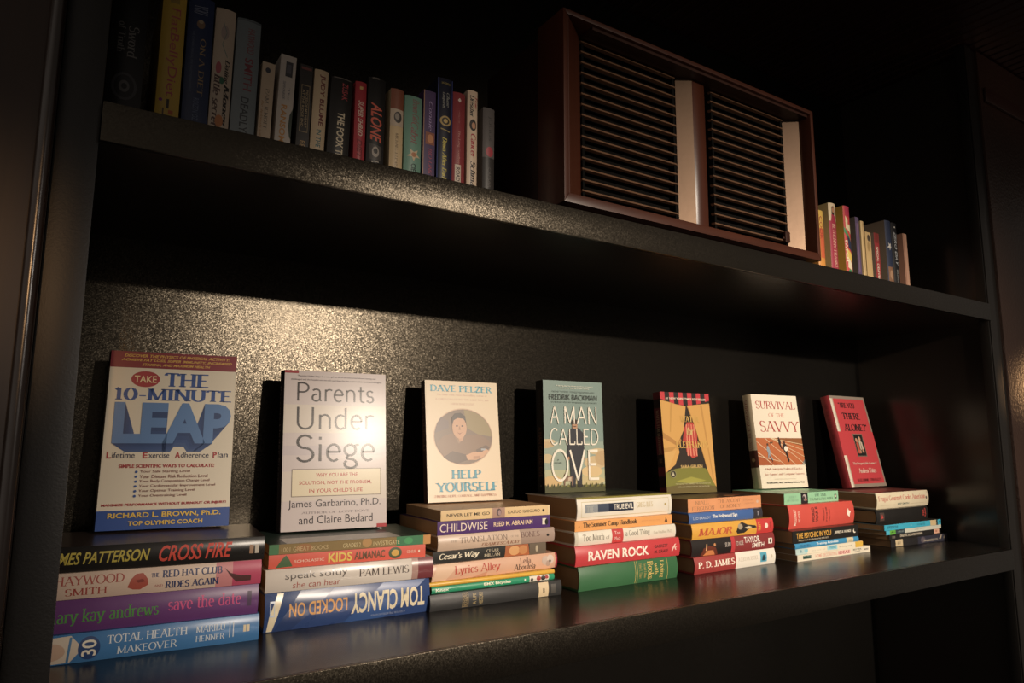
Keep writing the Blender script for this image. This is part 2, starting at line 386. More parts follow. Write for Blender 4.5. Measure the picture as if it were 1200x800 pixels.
def r(x0, x1, y0, y1, col): return ([(x0, y0), (x1, y0), (x1, y1), (x0, y1)], [(0, 1, 2, 3)], col)
def p(pts, col): return (list(pts), [tuple(range(len(pts)))], col)
def e(cx, cy, rx, ry, col, n=24): return p([(cx+rx*math.cos(2*math.pi*i/n), cy+ry*math.sin(2*math.pi*i/n)) for i in range(n)], col)
def ring(x0, x1, y0, y1, w, h, col):
    V = [(x0, y0), (x1, y0), (x1, y1), (x0, y1), (x0+w, y0+h), (x1-w, y0+h), (x1-w, y1-h), (x0+w, y1-h)]
    return (V, [(0, 1, 5, 4), (1, 2, 6, 5), (2, 3, 7, 6), (3, 0, 4, 7)], col)
def ln(pts, w, col):
    V, F = [], []
    for a, b in zip(pts, pts[1:]):
        dx, dy = b[0]-a[0], b[1]-a[1]; L = math.hypot(dx, dy) or 1; nx, ny = -dy/L*w/2, dx/L*w/2; k = len(V)
        V += [(a[0]+nx, a[1]+ny), (a[0]-nx, a[1]-ny), (b[0]-nx, b[1]-ny), (b[0]+nx, b[1]+ny)]; F.append((k, k+1, k+2, k+3))
    return (V, F, col)

# ------------------------------------------------------------------ books
# canonical frame: a = along the spine from the head, b = from the spine to the fore edge, c = through the thickness (front cover at c=T)
def stamp(bm, slots, deco, kind, H, Wd, T, bulge, span=1.0):
    i = 0
    for V, F, col, *txt in deco:
        if not V: continue
        if col not in slots: slots.append(col)
        if not txt: i += 1
        mi = slots.index(col); off = 0.008+0.004*(i+(1 if txt else 0))
        tb = bmesh.new(); vs_ = []
        if kind == 'spine':
            vs_ = [tb.verts.new((x*H*span, y*T, 0)) for x, y in V]
        else:
            vs_ = [tb.verts.new((x*Wd, y*H, 0)) for x, y in V]
        for f in F:
            try: tb.faces.new([vs_[k] for k in f])
            except ValueError: pass
        if not txt and (min(min(q) for q in V) < -1e-4 or max(max(q) for q in V) > 1.0001):
            wx, wy = (H*span, T) if kind == 'spine' else (Wd, H)
            for co, no in (((0, 0, 0), (-1, 0, 0)), ((wx, 0, 0), (1, 0, 0)), ((0, 0, 0), (0, -1, 0)), ((0, wy, 0), (0, 1, 0))):
                bmesh.ops.bisect_plane(tb, geom=tb.verts[:]+tb.edges[:]+tb.faces[:], plane_co=co, plane_no=no, dist=1e-6, clear_outer=True)
        if kind == 'spine' and bulge > 0.02:
            for k in range(1, 10):
                y = T*k/10
                bmesh.ops.bisect_plane(tb, geom=tb.verts[:]+tb.edges[:]+tb.faces[:], plane_co=(0, y, 0), plane_no=(0, 1, 0), dist=1e-5)
        mp = {}
        for v in tb.verts:
            x, y = v.co.x, v.co.y
            if kind == 'spine':
                c = y; b = -bulge*(1-(2*c/T-1)**2)-off
                mp[v] = bm.verts.new((x, b, c))
            else:
                mp[v] = bm.verts.new((H-y, x, T+off))
        for f in tb.faces:
            g = bm.faces.new([mp[v] for v in f.verts]); g.material_index = mi
        tb.free()
    return slots
def book(label, mode, pos, H, Wd, T, cover, spine=None, front=None, hard=True, yaw=0.0, lean=0.0, tilt=0.0, group=None,
         flip=False, pages='#b08c66', span=1.0, name=None, rough=0.36, jacket=None):
    bulge = (0.10+0.07*T if hard else (0.03 if T > 1.5 else 0.0))
    tk = 0.28 if hard else 0.05; m = 0.3 if hard else 0.03
    if T < 1.4: tk = min(tk, 0.12)
    # cover
    bm = bmesh.new(); n = 12
    out = [(-bulge*(1-(2*i/n-1)**2), T*i/n) for i in range(n+1)]
    inn = [(max(tk*0.8, 0.05)-bulge*(1-(2*i/n-1)**2)*0.9, tk+(T-2*tk)*i/n) for i in range(n+1)]
    outline = [(Wd, 0)]+out+[(Wd, T), (Wd, T-tk)]+inn[::-1]+[(Wd, tk)]
    add_prism(bm, outline, 0, H, 0)
    if hard:
        es = [ed for ed in bm.edges if len(ed.link_faces) == 2 and ed.calc_face_angle(0) > R(60) and
              (abs(ed.verts[0].co.x-ed.verts[1].co.x) < 1e-6)]
        bmesh.ops.bevel(bm, geom=es, offset=0.05, segments=2, affect='EDGES', profile=0.6, clamp_overlap=True)
    slots = [None]
    if spine: stamp(bm, slots, spine, 'spine', H, Wd, T, bulge, span)
    if front: stamp(bm, slots, front, 'front', H, Wd, T, bulge)
    cname = 'dust_jacket' if jacket else 'cover'
    mats = [cover_mat(cover, rough)]+[ink(c, rough) for c in slots[1:]]
    # pages
    pb = bmesh.new()
    pin = [(tk+0.1-bulge*0.85*(1-(2*i/n-1)**2), tk+(T-2*tk)*i/n) for i in range(n+1)]
    fo = 0.25 if hard else 0.0
    pout = [(Wd-m-fo*(1-(2*i/n-1)**2), T-tk-(T-2*tk)*i/n) for i in range(n+1)]
    if fo == 0: pout = [pout[0], pout[-1]]
    eps = 0.004
    sh = lambda q: (q[0], min(max(q[1], tk+eps), T-tk-eps))
    add_prism(pb, [sh(q) for q in pin]+[sh(q) for q in pout], m, H-m, 0)
    # placement
    if mode == 'flat':
        L = Matrix(((1, 0, 0, -H/2), (0, 1, 0, -Wd/2), (0, 0, 1, 0), (0, 0, 0, 1)))
        if flip: L = Matrix(((-1, 0, 0, H/2), (0, 1, 0, -Wd/2), (0, 0, -1, T), (0, 0, 0, 1)))
        rot = Matrix.Rotation(yaw, 4, 'Z')
        base = Vector(pos)+rot.to_3x3() @ Vector((H/2, Wd/2, 0)); rm = rot
    elif mode == 'upright':
        piv = T if tilt > 0 else 0.0
        L = Matrix(((0, 0, 1, -piv), (0, 1, 0, -Wd/2), (-1, 0, 0, H), (0, 0, 0, 1)))
        rm = Matrix.Rotation(tilt, 4, 'Y'); base = Vector(pos)+Vector((piv, Wd/2, 0))
    else:   # cover out: rests on its rear bottom edge and leans back
        L = Matrix(((0, 1, 0, 0), (0, 0, -1, 0), (-1, 0, 0, H), (0, 0, 0, 1)))
        if lean < 0: lean = 0
        rz = Matrix.Rotation(yaw, 4, 'Z'); rm = rz @ Matrix.Rotation(-lean, 4, 'X')
        base = Vector(pos)+Vector((0, T*math.cos(lean), 0))
    o = empty(name or ('hardcover_book' if hard else 'paperback_book'), base, label, 'book', group)
    o.rotation_euler = rm.to_euler()
    L2 = L.copy(); L2.translation *= CM
    finish(bm, cname, mats, o, 35, L2)
    finish(pb, 'page_block', pages_mat(pages), o, 35, L2)
    return o

# ---- stacks lying flat on the lower shelf, bottom book first: (X, y, yaw, length, depth, thickness, ...)
def stack(group, items):
    z = 0.02
    for it in items:
        X_, y_, yw, ln_, dp, T_ = it[:6]; kw = it[6]
        book(kw.pop('label'), 'flat', (X_, y_, z), ln_, dp, T_-0.03, kw.pop('cover'), yaw=R(yw), group=group, **kw)
        z += T_
    return z
CR = '#efe0c4'
z1 = stack('books in the leftmost stack', [
 (-0.6, 0.4, -3.6, 24.2, 15, 3.17, dict(label='blue hardcover with white lettering at the bottom of the leftmost stack', cover='#3a7cb8', rough=.3, spine=[
   p([(.0, .02), (.17, .05), (.22, .5), (.17, .95), (.03, .9)], '#d8c8b4'), e(.09, .45, .06, .3, '#c9a78e'), p([(.155, .05), (.165, .05), (.175, .9), (.165, .9)], '#4a80ae'),
   e(.245, .48, .045, .40, '#26477e'), t('30', .215, .275, .2, .76, '#f0e6d2', 'b', 'u'),
   t('TOTAL HEALTH', .315, .66, .55, .84, '#dfe6ea', 's'), t('MAKEOVER', .36, .62, .14, .42, '#dfe6ea', 's'),
   t('MARILU', .70, .835, .56, .8, '#dfe6ea', 's'), t('HENNER', .70, .835, .22, .45, '#dfe6ea', 's'), r(.855, .859, .25, .82, '#dfe6ea'), r(.872, .876, .25, .82, '#dfe6ea'),
   r(.922, .935, .4, .66, '#e8d6b0'), r(.938, .952, .4, .66, '#e8d6b0')])),
 (-0.7, 1.0, -4.6, 24.1, 15, 3.60, dict(label='purple hardcover with green and pink lower-case lettering in the leftmost stack', cover='#6b3579', spine=[
   t('mary kay andrews', .062, .535, .22, .72, '#4f9a3c', 's'), t('save the date', .575, .915, .4, .8, '#e0508c', 's'), r(.945, .965, .3, .8, '#55405c')])),
 (-0.6, 1.1, -4.6, 24.2, 15, 2.94, dict(label='cream and pink hardcover with red lettering and a hat in the leftmost stack', cover='#e2c6b0', spine=[
   r(.78, 1, 0, 1, '#d98a8c'), r(.86, 1, 0, 1, '#c8486a'), t('HAYWOOD', .085, .37, .54, .88, '#b0473a', 's'), t('SMITH', .13, .30, .14, .42, '#b0473a', 's'),
   p([(.385, .3), (.40, .62), (.42, .8), (.45, .82), (.47, .6), (.475, .35), (.44, .18), (.41, .2)], '#b8523e'), p([(.42, .55), (.45, .6), (.46, .48), (.43, .45)], '#8c3428'),
   t('THE', .485, .52, .62, .78, '#34406e', 'B'), t('RED HAT CLUB', .535, .81, .57, .86, '#34406e', 'B'), t('RIDES AGAIN', .55, .795, .13, .42, '#34406e', 'B'), t('AND', .50, .54, .22, .32, '#c07a70', 's'),
   p([(.82, .78), (.85, .55), (.9, .42), (.95, .4), (.95, .18), (.88, .16), (.85, .42)], '#5a3030')])),
 (-0.2, 1.5, -5.5, 24.1, 15, 2.84, dict(label='black hardcover with yellow and red metallic lettering on top of the leftmost stack', cover='#191512', rough=.28, spine=[
   t('JAMES PATTERSON', .02, .46, .16, .78, '#c9b53c', 'j'), t('CROSS FIRE', .50, .84, .2, .86, '#e04a36', 'j'), r(.925, .945, .3, .68, '#b08a6c'), r(.952, .972, .3, .68, '#cfc4b4')],
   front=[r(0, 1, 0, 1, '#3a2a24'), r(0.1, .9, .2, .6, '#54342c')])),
])
z2 = stack('books in the second stack from the left', [
 (24.7, 1.4, -1.0, 23.4, 15, 4.92, dict(label='thick navy hardcover lying upside down with tan and gold block lettering, under a white book', cover='#27447c', rough=.27, flip=True, spine=[
   p([(.02, .02), (.3, .0), (.55, 1), (.3, 1)], '#2f5490'), p([(.6, 0), (.8, 0), (.95, 1), (.85, 1)], '#213a6c'),
   t('TOM CLANCY', .035, .505, .22, .78, '#e6d7b4', 'h'), t('LOCKED ON', .53, .865, .30, .66, '#dfa04a', 'b'), t('#1 NEW YORK TIMES BESTSELLING AUTHOR', .16, .38, .86, .92, '#9aa4bc', 'n'),
   p([(.895, .02), (.93, .02), (.975, .6), (.985, .98), (.955, .98)], '#e6d7b4'), ring(.945, .972, .2, .6, .005, .05, '#c6d0de')])),
 (24.7, 1.6, -3.5, 23.6, 15, 2.94, dict(label='glossy white hardcover with grey lettering on top of the thick navy book', cover='#ddd2c6', rough=.23, spine=[
   r(.9, 1, 0, 1, '#7a3238'), r(.86, .9, 0, 1, '#b08a80'), t('speak softly', .105, .46, .44, .86, '#5c524c', 'n'), t('she can hear', .15, .42, .12, .4, '#b05a50', 'n'), t('PAM LEWIS', .53, .84, .36, .72, '#4a3a34', 's')])),
 (25.1, 1.9, -3.2, 22.2, 15, 1.80, dict(label='orange-red paperback with yellow and dark lettering and a small lizard', cover='#e0553c', hard=False, spine=[
   p([(.04, .05), (.08, .7), (.1, .95), (.12, .6), (.14, .1)], '#47663c'), t('SCHOLASTIC', .15, .33, .34, .54, '#f2d8c0', 'n'), t('KIDS', .355, .505, .16, .86, '#e8c84a', 'h'), t('ALMANAC', .52, .72, .2, .82, '#6b4a2a', 'h'),
   e(.79, .5, .045, .45, '#4a5a38'), e(.79, .5, .026, .26, '#d8a83c'), t('CENSUS', .87, .93, .4, .62, '#f2d8c0', 'n'), e(.955, .5, .006, .1, '#f2d8c0')])),
 (25.1, 2.0, -3.4, 23.0, 15, 1.34, dict(label='thin green and brown paperback on top of the second stack, under the pale standing book', cover='#2f4a3a', hard=False, spine=[
   r(0, 1, 0, 1, '#8a7038'), r(0, .055, 0, 1, '#3f7a4a'), r(.77, .95, 0, 1, '#2e7a4c'), r(.95, 1, 0, 1, '#c88a3c'), e(.2, .5, .05, .4, '#a06a34'), e(.58, .6, .03, .5, '#b88a4a'), e(.85, .5, .03, .35, '#3a9a5a'),
   t('1001 GREAT BOOKS', .07, .34, .22, .66, '#c9b07c', 'n'), t('GRADES 2', .43, .54, .22, .66, '#d8c48c', 'n'), t('INVESTIGATE', .62, .79, .22, .66, '#d8c48c', 'n')],
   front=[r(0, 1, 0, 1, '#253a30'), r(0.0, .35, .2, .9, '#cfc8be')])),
])
z3 = stack('books in the third stack from the left', [
 (47.9, 0.2, -1.1, 23.5, 15, 2.36, dict(label='worn dark grey cloth hardcover with a tan library label, bottom of its stack', cover='#2e2e2e', rough=.45, spine=[
   r(.225, .27, .05, .95, '#8a7650'), t('DREYFUS', .23, .265, .1, .9, '#2a2622', 'h', 'u'), t('A LIFE', .3, .325, .15, .85, '#a08c5c', 'h', 'u'), t('HISTORY', .345, .375, .1, .9, '#a08c5c', 'h', 'u'), r(.81, .89, .02, .98, '#dcc49a'), t('B', .84, .86, .3, .6, '#4a3a2a', 's'), r(.91, .95, .2, .8, '#4a4640')])),
 (48.5, .9, -.9, 22.1, 14.5, 0.95, dict(label='thin bright green book lying just above the dark grey cloth book', cover='#12996c', spine=[
   t('Knex', .03, .13, .25, .75, '#eaf2dc', 'h'), t('BMX Bicycles', .40, .62, .22, .82, '#f4ecd0', 'h'), e(.74, .5, .006, .2, '#eaf2dc'), r(.78, .95, .02, .98, '#e6dccb'), e(.80, .4, .012, .3, '#4a4a46'), e(.86, .5, .02, .4, '#b03a34'), e(.9, .5, .02, .4, '#3a3430'), e(.93, .6, .014, .3, '#b03a34')])),
 (47.9, 1.0, -1.3, 22.7, 14.5, 0.66, dict(label='very thin yellow book lying between the green one and the peach one', cover='#e8b11c', spine=[r(0, 1, .0, .16, '#c48a14')])),
 (48.6, 1.2, 1.2, 23.3, 14.5, 2.45, dict(label='peach-coloured hardcover with red handwritten-style lettering and a flower at its end', cover='#dfae8e', spine=[
   r(.985, 1, 0, 1, '#a8243a'), p([(.0, .0), (.1, .0), (.2, 1), (.04, 1)], '#e6bf9e'), p([(.3, .0), (.4, .0), (.42, .3)], '#cf9474'), t('Lyrics Alley', .165, .52, .2, .82, '#c2402c', 's'), t('Leila', .68, .77, .52, .86, '#6b4638', 's'), t('Aboulela', .63, .81, .1, .5, '#4a3128', 's'),
   e(.9, .55, .035, .3, '#cbb4a4'), e(.94, .6, .03, .3, '#d8c4b4'), e(.92, .35, .02, .2, '#b89c8c'), e(.935, .5, .008, .1, '#3a2e28')])),
 (49.0, 1.7, .7, 21.0, 14, 1.75, dict(label='black paperback with white italic lettering and an orange photo patch on the spine', cover='#1c1a16', hard=False, spine=[
   r(.84, 1, 0, 1, '#6a5c4a'), t("Cesar's Way", .05, .39, .2, .82, '#f0e4c8', 'S'), t('CESAR', .45, .56, .56, .84, '#d8c8a8', 's'), t('MILLAN', .43, .57, .18, .46, '#d8c8a8', 's'),
   p([(.61, .0), (.84, .0), (.83, 1), (.62, 1)], '#b0602c'), e(.7, .5, .05, .42, '#dba060'), e(.78, .5, .04, .4, '#c98448'), e(.91, .5, .012, .3, '#b8a88c')])),
 (49.9, 2.0, -.2, 21.7, 14, 2.33, dict(label='beige hardcover with faint grey capital lettering in the third stack', cover='#d0b49c', spine=[
   p([(.7, .0), (1, 0), (1, 1), (.68, 1)], '#a88f80'), t('THE', .1, .15, .52, .64, '#9a8674', 's'), t('TRANSLATION', .17, .57, .42, .8, '#8a7464', 's'), t('OF THE', .60, .67, .54, .66, '#9a8674', 's'), t('BONES', .69, .86, .46, .84, '#6a4a40', 's'), t('FRANCESCA KAY', .35, .69, .1, .32, '#9a6a50', 'S'), e(.935, .5, .012, .09, '#1a1614')])),
 (49.9, 2.1, .2, 21.1, 14, 2.03, dict(label='purple paperback with white condensed capitals in the third stack', cover='#4d2470', hard=False, spine=[
   t('CHILDWISE', .02, .42, .2, .82, '#f0dcc8', 'n'), t('REED M. ABRAHAM', .475, .83, .36, .72, '#f0d2a8', 'b'), r(.925, .965, .25, .75, '#e8dccb'), e(.965, .45, .016, .26, '#1a1614')])),
 (50.6, 2.4, -.9, 20.3, 13.2, 1.63, dict(label='cream paperback with dark capitals and a small portrait on top of the third stack', cover='#e6c48c', hard=False, spine=[
   t('NEVER LET ME GO', .05, .425, .36, .66, '#3a3020', 'b'), r(.45, .565, .0, 1, '#b08a78'), e(.51, .55, .022, .36, '#5a4a4a'), e(.515, .5, .014, .26, '#a88a88'), t('KAZUO ISHIGURO', .595, .90, .36, .66, '#3a3020', 'n'), e(.935, .5, .011, .14, '#2a2018'), r(.985, .99, 0, 1, '#f4e4bc')],
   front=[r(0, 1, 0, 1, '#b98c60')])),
])
z4 = stack('books in the fourth stack from the left', [
 (74.9, -.3, 1.1, 23.3, 15.5, 3.88, dict(label='thick green cloth hardcover with gold lines and lettering at the bottom of its stack', cover='#2f6a3e', rough=.4, spine=[
   r(.545, .549, .02, .98, '#c9a850'), r(.565, .569, .02, .98, '#c9a850'), r(.885, .889, .02, .98, '#c9a850'), t('Living', .80, .85, .12, .9, '#dbb95c', 's', 'd'), t('with', .745, .785, .3, .8, '#dbb95c', 's', 'd'), t('Books', .675, .735, .12, .92, '#dbb95c', 's', 'd'), t('Second Edition', .635, .66, .2, .85, '#b89a4a', 's', 'd'), t('Helen E. Haines', .585, .615, .2, .85, '#b89a4a', 's', 'd')])),
 (74.8, .4, -.6, 24.2, 15, 3.28, dict(label='bright red hardcover with bold white capitals above the green cloth book', cover='#cf3138', spine=[
   t('RAVEN ROCK', .11, .68, .24, .74, '#f6ecdc', 'h'), t('GARRETT', .735, .875, .55, .72, '#4a1a1a', 'b'), t('M. GRAFF', .735, .875, .26, .44, '#4a1a1a', 'b'), ln([(.915, .3), (.935, .55), (.955, .68)], .012, '#f0c8b8'), ln([(.94, .6), (.955, .35)], .012, '#f0c8b8'), ln([(.91, .5), (.965, .5)], .03, '#f0c8b8')])),
 (75.1, .9, .5, 24.0, 15, 2.32, dict(label='white hardcover with grey lettering and a red block across its spine', cover='#e6dfcd', spine=[
   t('Too Much', .07, .27, .3, .8, '#7a7060', 's'), t('of', .285, .32, .34, .6, '#a09080', 's'), r(.345, .455, 0, 1, '#cc3a38'), t('Too', .37, .425, .6, .85, '#f0d8cc', 'n'), t('Much', .37, .425, .2, .45, '#f0d8cc', 'n'), t('a Good Thing', .475, .72, .3, .82, '#7a7060', 's'), t('Dan Kindlon, Ph.D.', .76, .96, .36, .6, '#b0a088', 's'), r(.0, .03, 0, 1, '#cfc8b4')])),
 (75.5, 1.2, .4, 23.1, 14.5, 1.74, dict(label='orange paperback with dark lettering in the fourth stack', cover='#eda352', hard=False, spine=[
   t('The Summer Camp Handbook', .075, .62, .24, .84, '#3a2a1a', 'B'), e(.04, .45, .005, .08, '#b06a2c'), t('EVERYTHING YOU NEED', .67, .87, .5, .6, '#d88a50', 'n'), p([(.915, .3), (.95, .25), (.945, .5), (.93, .75), (.925, .5)], '#3a2a1a')])),
 (76.2, 1.7, 1.8, 23.3, 15, 3.84, dict(label='thick white hardcover with a dark blue spine panel topping the fourth stack', cover='#e9e2d2', spine=[
   r(0, 1, .93, 1, '#8a8024'), ring(.04, .965, .12, .82, .004, .03, '#cfc29a'), r(.075, .57, .32, .7, '#8f959a'), r(.2, .57, .32, .7, '#3f4a5e'), r(.31, .57, .32, .7, '#15203a'), t('THE', .09, .16, .36, .62, '#b8b8b0', 's'), t('TRUE EVIL', .36, .565, .4, .64, '#f0e8d8', 'b'), t('GREG ILES', .6, .78, .42, .66, '#c9b070', 's'), e(.92, .5, .01, .05, '#b8a050')],
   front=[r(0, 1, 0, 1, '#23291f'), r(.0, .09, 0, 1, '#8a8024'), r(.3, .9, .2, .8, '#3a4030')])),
])
z5 = stack('books in the fifth stack from the left', [
 (102.7, .1, 1.0, 24.2, 15, 3.09, dict(label='half red half white hardcover with a blue patch, bottom of its stack', cover='#a3302c', spine=[
   r(.49, 1, 0, 1, '#ebe4d6'), t('P. D. JAMES', .04, .475, .32, .72, '#f4e8d8', 'B'), t('A CERTAIN JUSTICE', .515, .77, .42, .68, '#b8a890', 's'), r(.80, .885, .2, .82, '#4ba6c0'), p([(.82, .3), (.83, .6), (.85, .7), (.87, .4), (.86, .28)], '#23404a'), e(.95, .5, .012, .12, '#d0c4ac')])),
 (102.9, .9, -.8, 24.1, 15, 3.08, dict(label='dark red and black hardcover with white lettering and a candle-lit picture', cover='#8e2c2c', spine=[
   r(0, .46, 0, 1, '#1c1412'), p([(.1, .0), (.3, .0), (.27, .45), (.2, .6), (.13, .45)], '#6a2c14'), p([(.13, .0), (.27, .0), (.24, .3), (.18, .3)], '#d08040'), ln([(.16, .3), (.17, .7)], .012, '#e8b070'), e(.26, .62, .012, .1, '#c88a50'), r(.455, .50, 0, 1, '#c22e34'), t('SLIM', .38, .445, .42, .68, '#d8ccc0', 'n'), t('TO NONE', .51, .6, .42, .68, '#d8ccc0', 'n'), t('TAYLOR', .615, .81, .52, .9, '#f2ece0', 'b'), t('SMITH', .71, .86, .16, .48, '#f2ece0', 'b'), r(.915, .965, .32, .68, '#ece4d6'), e(.94, .5, .012, .13, '#4a3030')])),
 (103.2, .9, .1, 24.1, 15, 2.92, dict(label='yellow hardcover with a red end and big outlined red lettering', cover='#e6a821', spine=[
   r(.78, 1, 0, 1, '#cf2f2c'), t('MAJOR', .065, .475, .2, .68, '#c8522c', 'S'), p([(.52, .3), (.55, .75), (.6, .9), (.66, .7), (.76, .6), (.78, .45), (.68, .4), (.62, .15), (.54, .12)], '#2a2420'), e(.57, .6, .03, .2, '#a8987c'), p([(.62, .5), (.68, .6), (.72, .5), (.66, .4)], '#d8c8a0'), t('LIFE', .8, .83, .2, .8, '#e6a821', 'h', 'd'), e(.905, .5, .022, .18, '#f0dcc8'), t('BOOKS', .955, .97, .3, .75, '#5a1a18', 'b', 'd')])),
 (103.3, 1.6, .7, 22.0, 14.5, 2.01, dict(label='blue hardcover with white lettering and a dark end in the fifth stack', cover='#3d66a8', spine=[
   r(.87, 1, 0, 1, '#2e2c34'), t('LEO BRAUDY', .05, .275, .36, .62, '#c8d0dc', 'n'), t('The Hollywood Sign', .30, .635, .32, .74, '#f2f0e8', 'h'), r(.925, .945, .3, .75, '#8a8890')])),
 (104.0, 2.3, 1.6, 22.6, 14, 2.53, dict(label='salmon-orange paperback with faint grey capitals on top of the fifth stack', cover='#e59a62', hard=False, spine=[
   t('NIALL', .095, .27, .56, .84, '#b07a50', 's'), t('FERGUSON', .05, .34, .12, .42, '#a87048', 's'), t('THE ASCENT', .385, .70, .58, .86, '#a87048', 's'), t('OF MONEY', .42, .70, .16, .44, '#a87048', 's'), t('A FINANCIAL', .74, .88, .6, .72, '#c8845a', 'n'), t('HISTORY', .76, .9, .34, .46, '#c8845a', 'n'), e(.945, .5, .016, .12, '#d8b49a')],
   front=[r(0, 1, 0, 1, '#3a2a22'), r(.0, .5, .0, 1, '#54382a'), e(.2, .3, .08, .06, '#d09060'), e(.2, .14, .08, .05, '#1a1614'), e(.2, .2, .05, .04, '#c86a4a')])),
])
z6 = stack('books in the sixth stack from the left', [
 (131.9, -1.4, .3, 27.0, 16.5, 1.36, dict(label='white paperback with small coloured lettering at the bottom of the sixth stack', cover='#e6dcc4', hard=False, spine=[
   r(.07, .175, .3, .8, '#24483c'), t('FUN', .08, .165, .6, .78, '#8ab0a0', 'n'), t('HOME DECORATING', .23, .52, .25, .8, '#e0a48c', 'b'), r(.53, .71, .2, .85, '#f2c8b8'), t('IDEAS', .54, .70, .28, .78, '#b04a50', 'h'), t('BETTER', .75, .87, .55, .8, '#4a443a', 'b'), t('HOMES', .77, .85, .2, .45, '#4a443a', 'n'), t('BOOKS', .91, .97, .4, .65, '#2a2620', 'h')])),
 (131.7, -1.2, -.4, 24.2, 16.5, 1.27, dict(label='thin white book with pale blue marks and a yellow tip', cover='#e9dfc6', hard=False, spine=[
   r(0, .16, 0, 1, '#bcd4d0'), t('A', .06, .09, .25, .8, '#3a8a9a', 'h'), r(.12, .17, .3, .8, '#8accd8'), t('the art of', .22, .42, .3, .55, '#c8c0a8', 'n'), r(.45, .60, .15, .9, '#9cd2dc'), t('WINE', .48, .58, .3, .8, '#3a9ab4', 'h'), t('of living well', .63, .82, .3, .6, '#7a7058', 'n'), r(.88, 1, 0, 1, '#dcb02c')])),
 (131.0, -1.5, .5, 23.3, 16, 1.12, dict(label='thin bright blue book with a cream sticker in the sixth stack', cover='#2f93c4', spine=[
   t('STARTED', .06, .22, .3, .7, '#1d4f76', 'b'), t('Training Activities', .32, .66, .25, .8, '#e0ecec', 'h'), r(.80, .91, 0, 1, '#d6c8a2'), r(.83, .88, .3, .6, '#b0a078')])),
 (130.3, -1.6, .6, 24.2, 15, 2.55, dict(label='black paperback with yellow and white capitals below the thick red book', cover='#17140f', hard=False, rough=.3, spine=[
   t('THE PSYCHIC IN YOU', .055, .565, .38, .82, '#e8ac2c', 'b'), t('UNDERSTANDING AND DEVELOPING YOUR NATURAL PSYCHIC POWER', .08, .52, .16, .28, '#d8ccb0', 'n'), t('JEFFREY A. WANDS', .615, .88, .38, .66, '#ece4d0', 'j'), e(.935, .5, .022, .18, '#e8e0cc'), e(.945, .55, .017, .15, '#17140f')],
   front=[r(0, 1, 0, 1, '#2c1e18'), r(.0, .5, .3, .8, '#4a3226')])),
 (132.5, .9, .5, 24.2, 15, 5.01, dict(label='thick red hardcover with small dark lettering set across the spine', cover='#d84a3a', spine=[
   t('McCLOSKEY', .065, .10, .14, .82, '#f2e0cc', 'b', 'u'), t('AND WORTH', .125, .155, .25, .75, '#f2e0cc', 'n', 'u'), t('WORLD', .33, .37, .2, .86, '#3a1c18', 'h', 'u'), t('WAR II', .385, .425, .22, .86, '#3a1c18', 'h', 'u'), t('THE ENCYCLOPEDIA', .5, .52, .22, .8, '#3a1c18', 'b', 'u'), t('OF THE WAR YEARS', .545, .565, .18, .82, '#3a1c18', 'b', 'u'), t('1941-1945', .59, .61, .22, .72, '#3a1c18', 'n', 'u'), p([(.87, .45), (.9, .35), (.92, .3), (.925, .45), (.94, .55), (.91, .6), (.9, .7), (.885, .58)], '#f4e6d4')])),
 (133.1, 2.0, 1.2, 20.4, 13.6, 2.36, dict(label='mint green paperback with a black and white photo strip on top of the sixth stack', cover='#93cfa2', hard=False, spine=[
   t('AUDREY', .08, .22, .56, .76, '#7aa886', 's'), t('NIFFENEGGER', .05, .25, .26, .44, '#7aa886', 's'), r(.295, .42, 0, 1, '#1c1a1c'), e(.36, .55, .035, .3, '#b8a8a4'), e(.345, .5, .02, .2, '#3a3234'), e(.38, .35, .02, .14, '#a06a60'), t('THE TIME', .545, .77, .58, .82, '#5a7a66', 's'), t("TRAVELER'S WIFE", .45, .90, .2, .44, '#4a6a58', 's'), r(.925, .965, .25, .68, '#3a4a40'), e(.945, .5, .012, .12, '#d8d0b8')])),
])
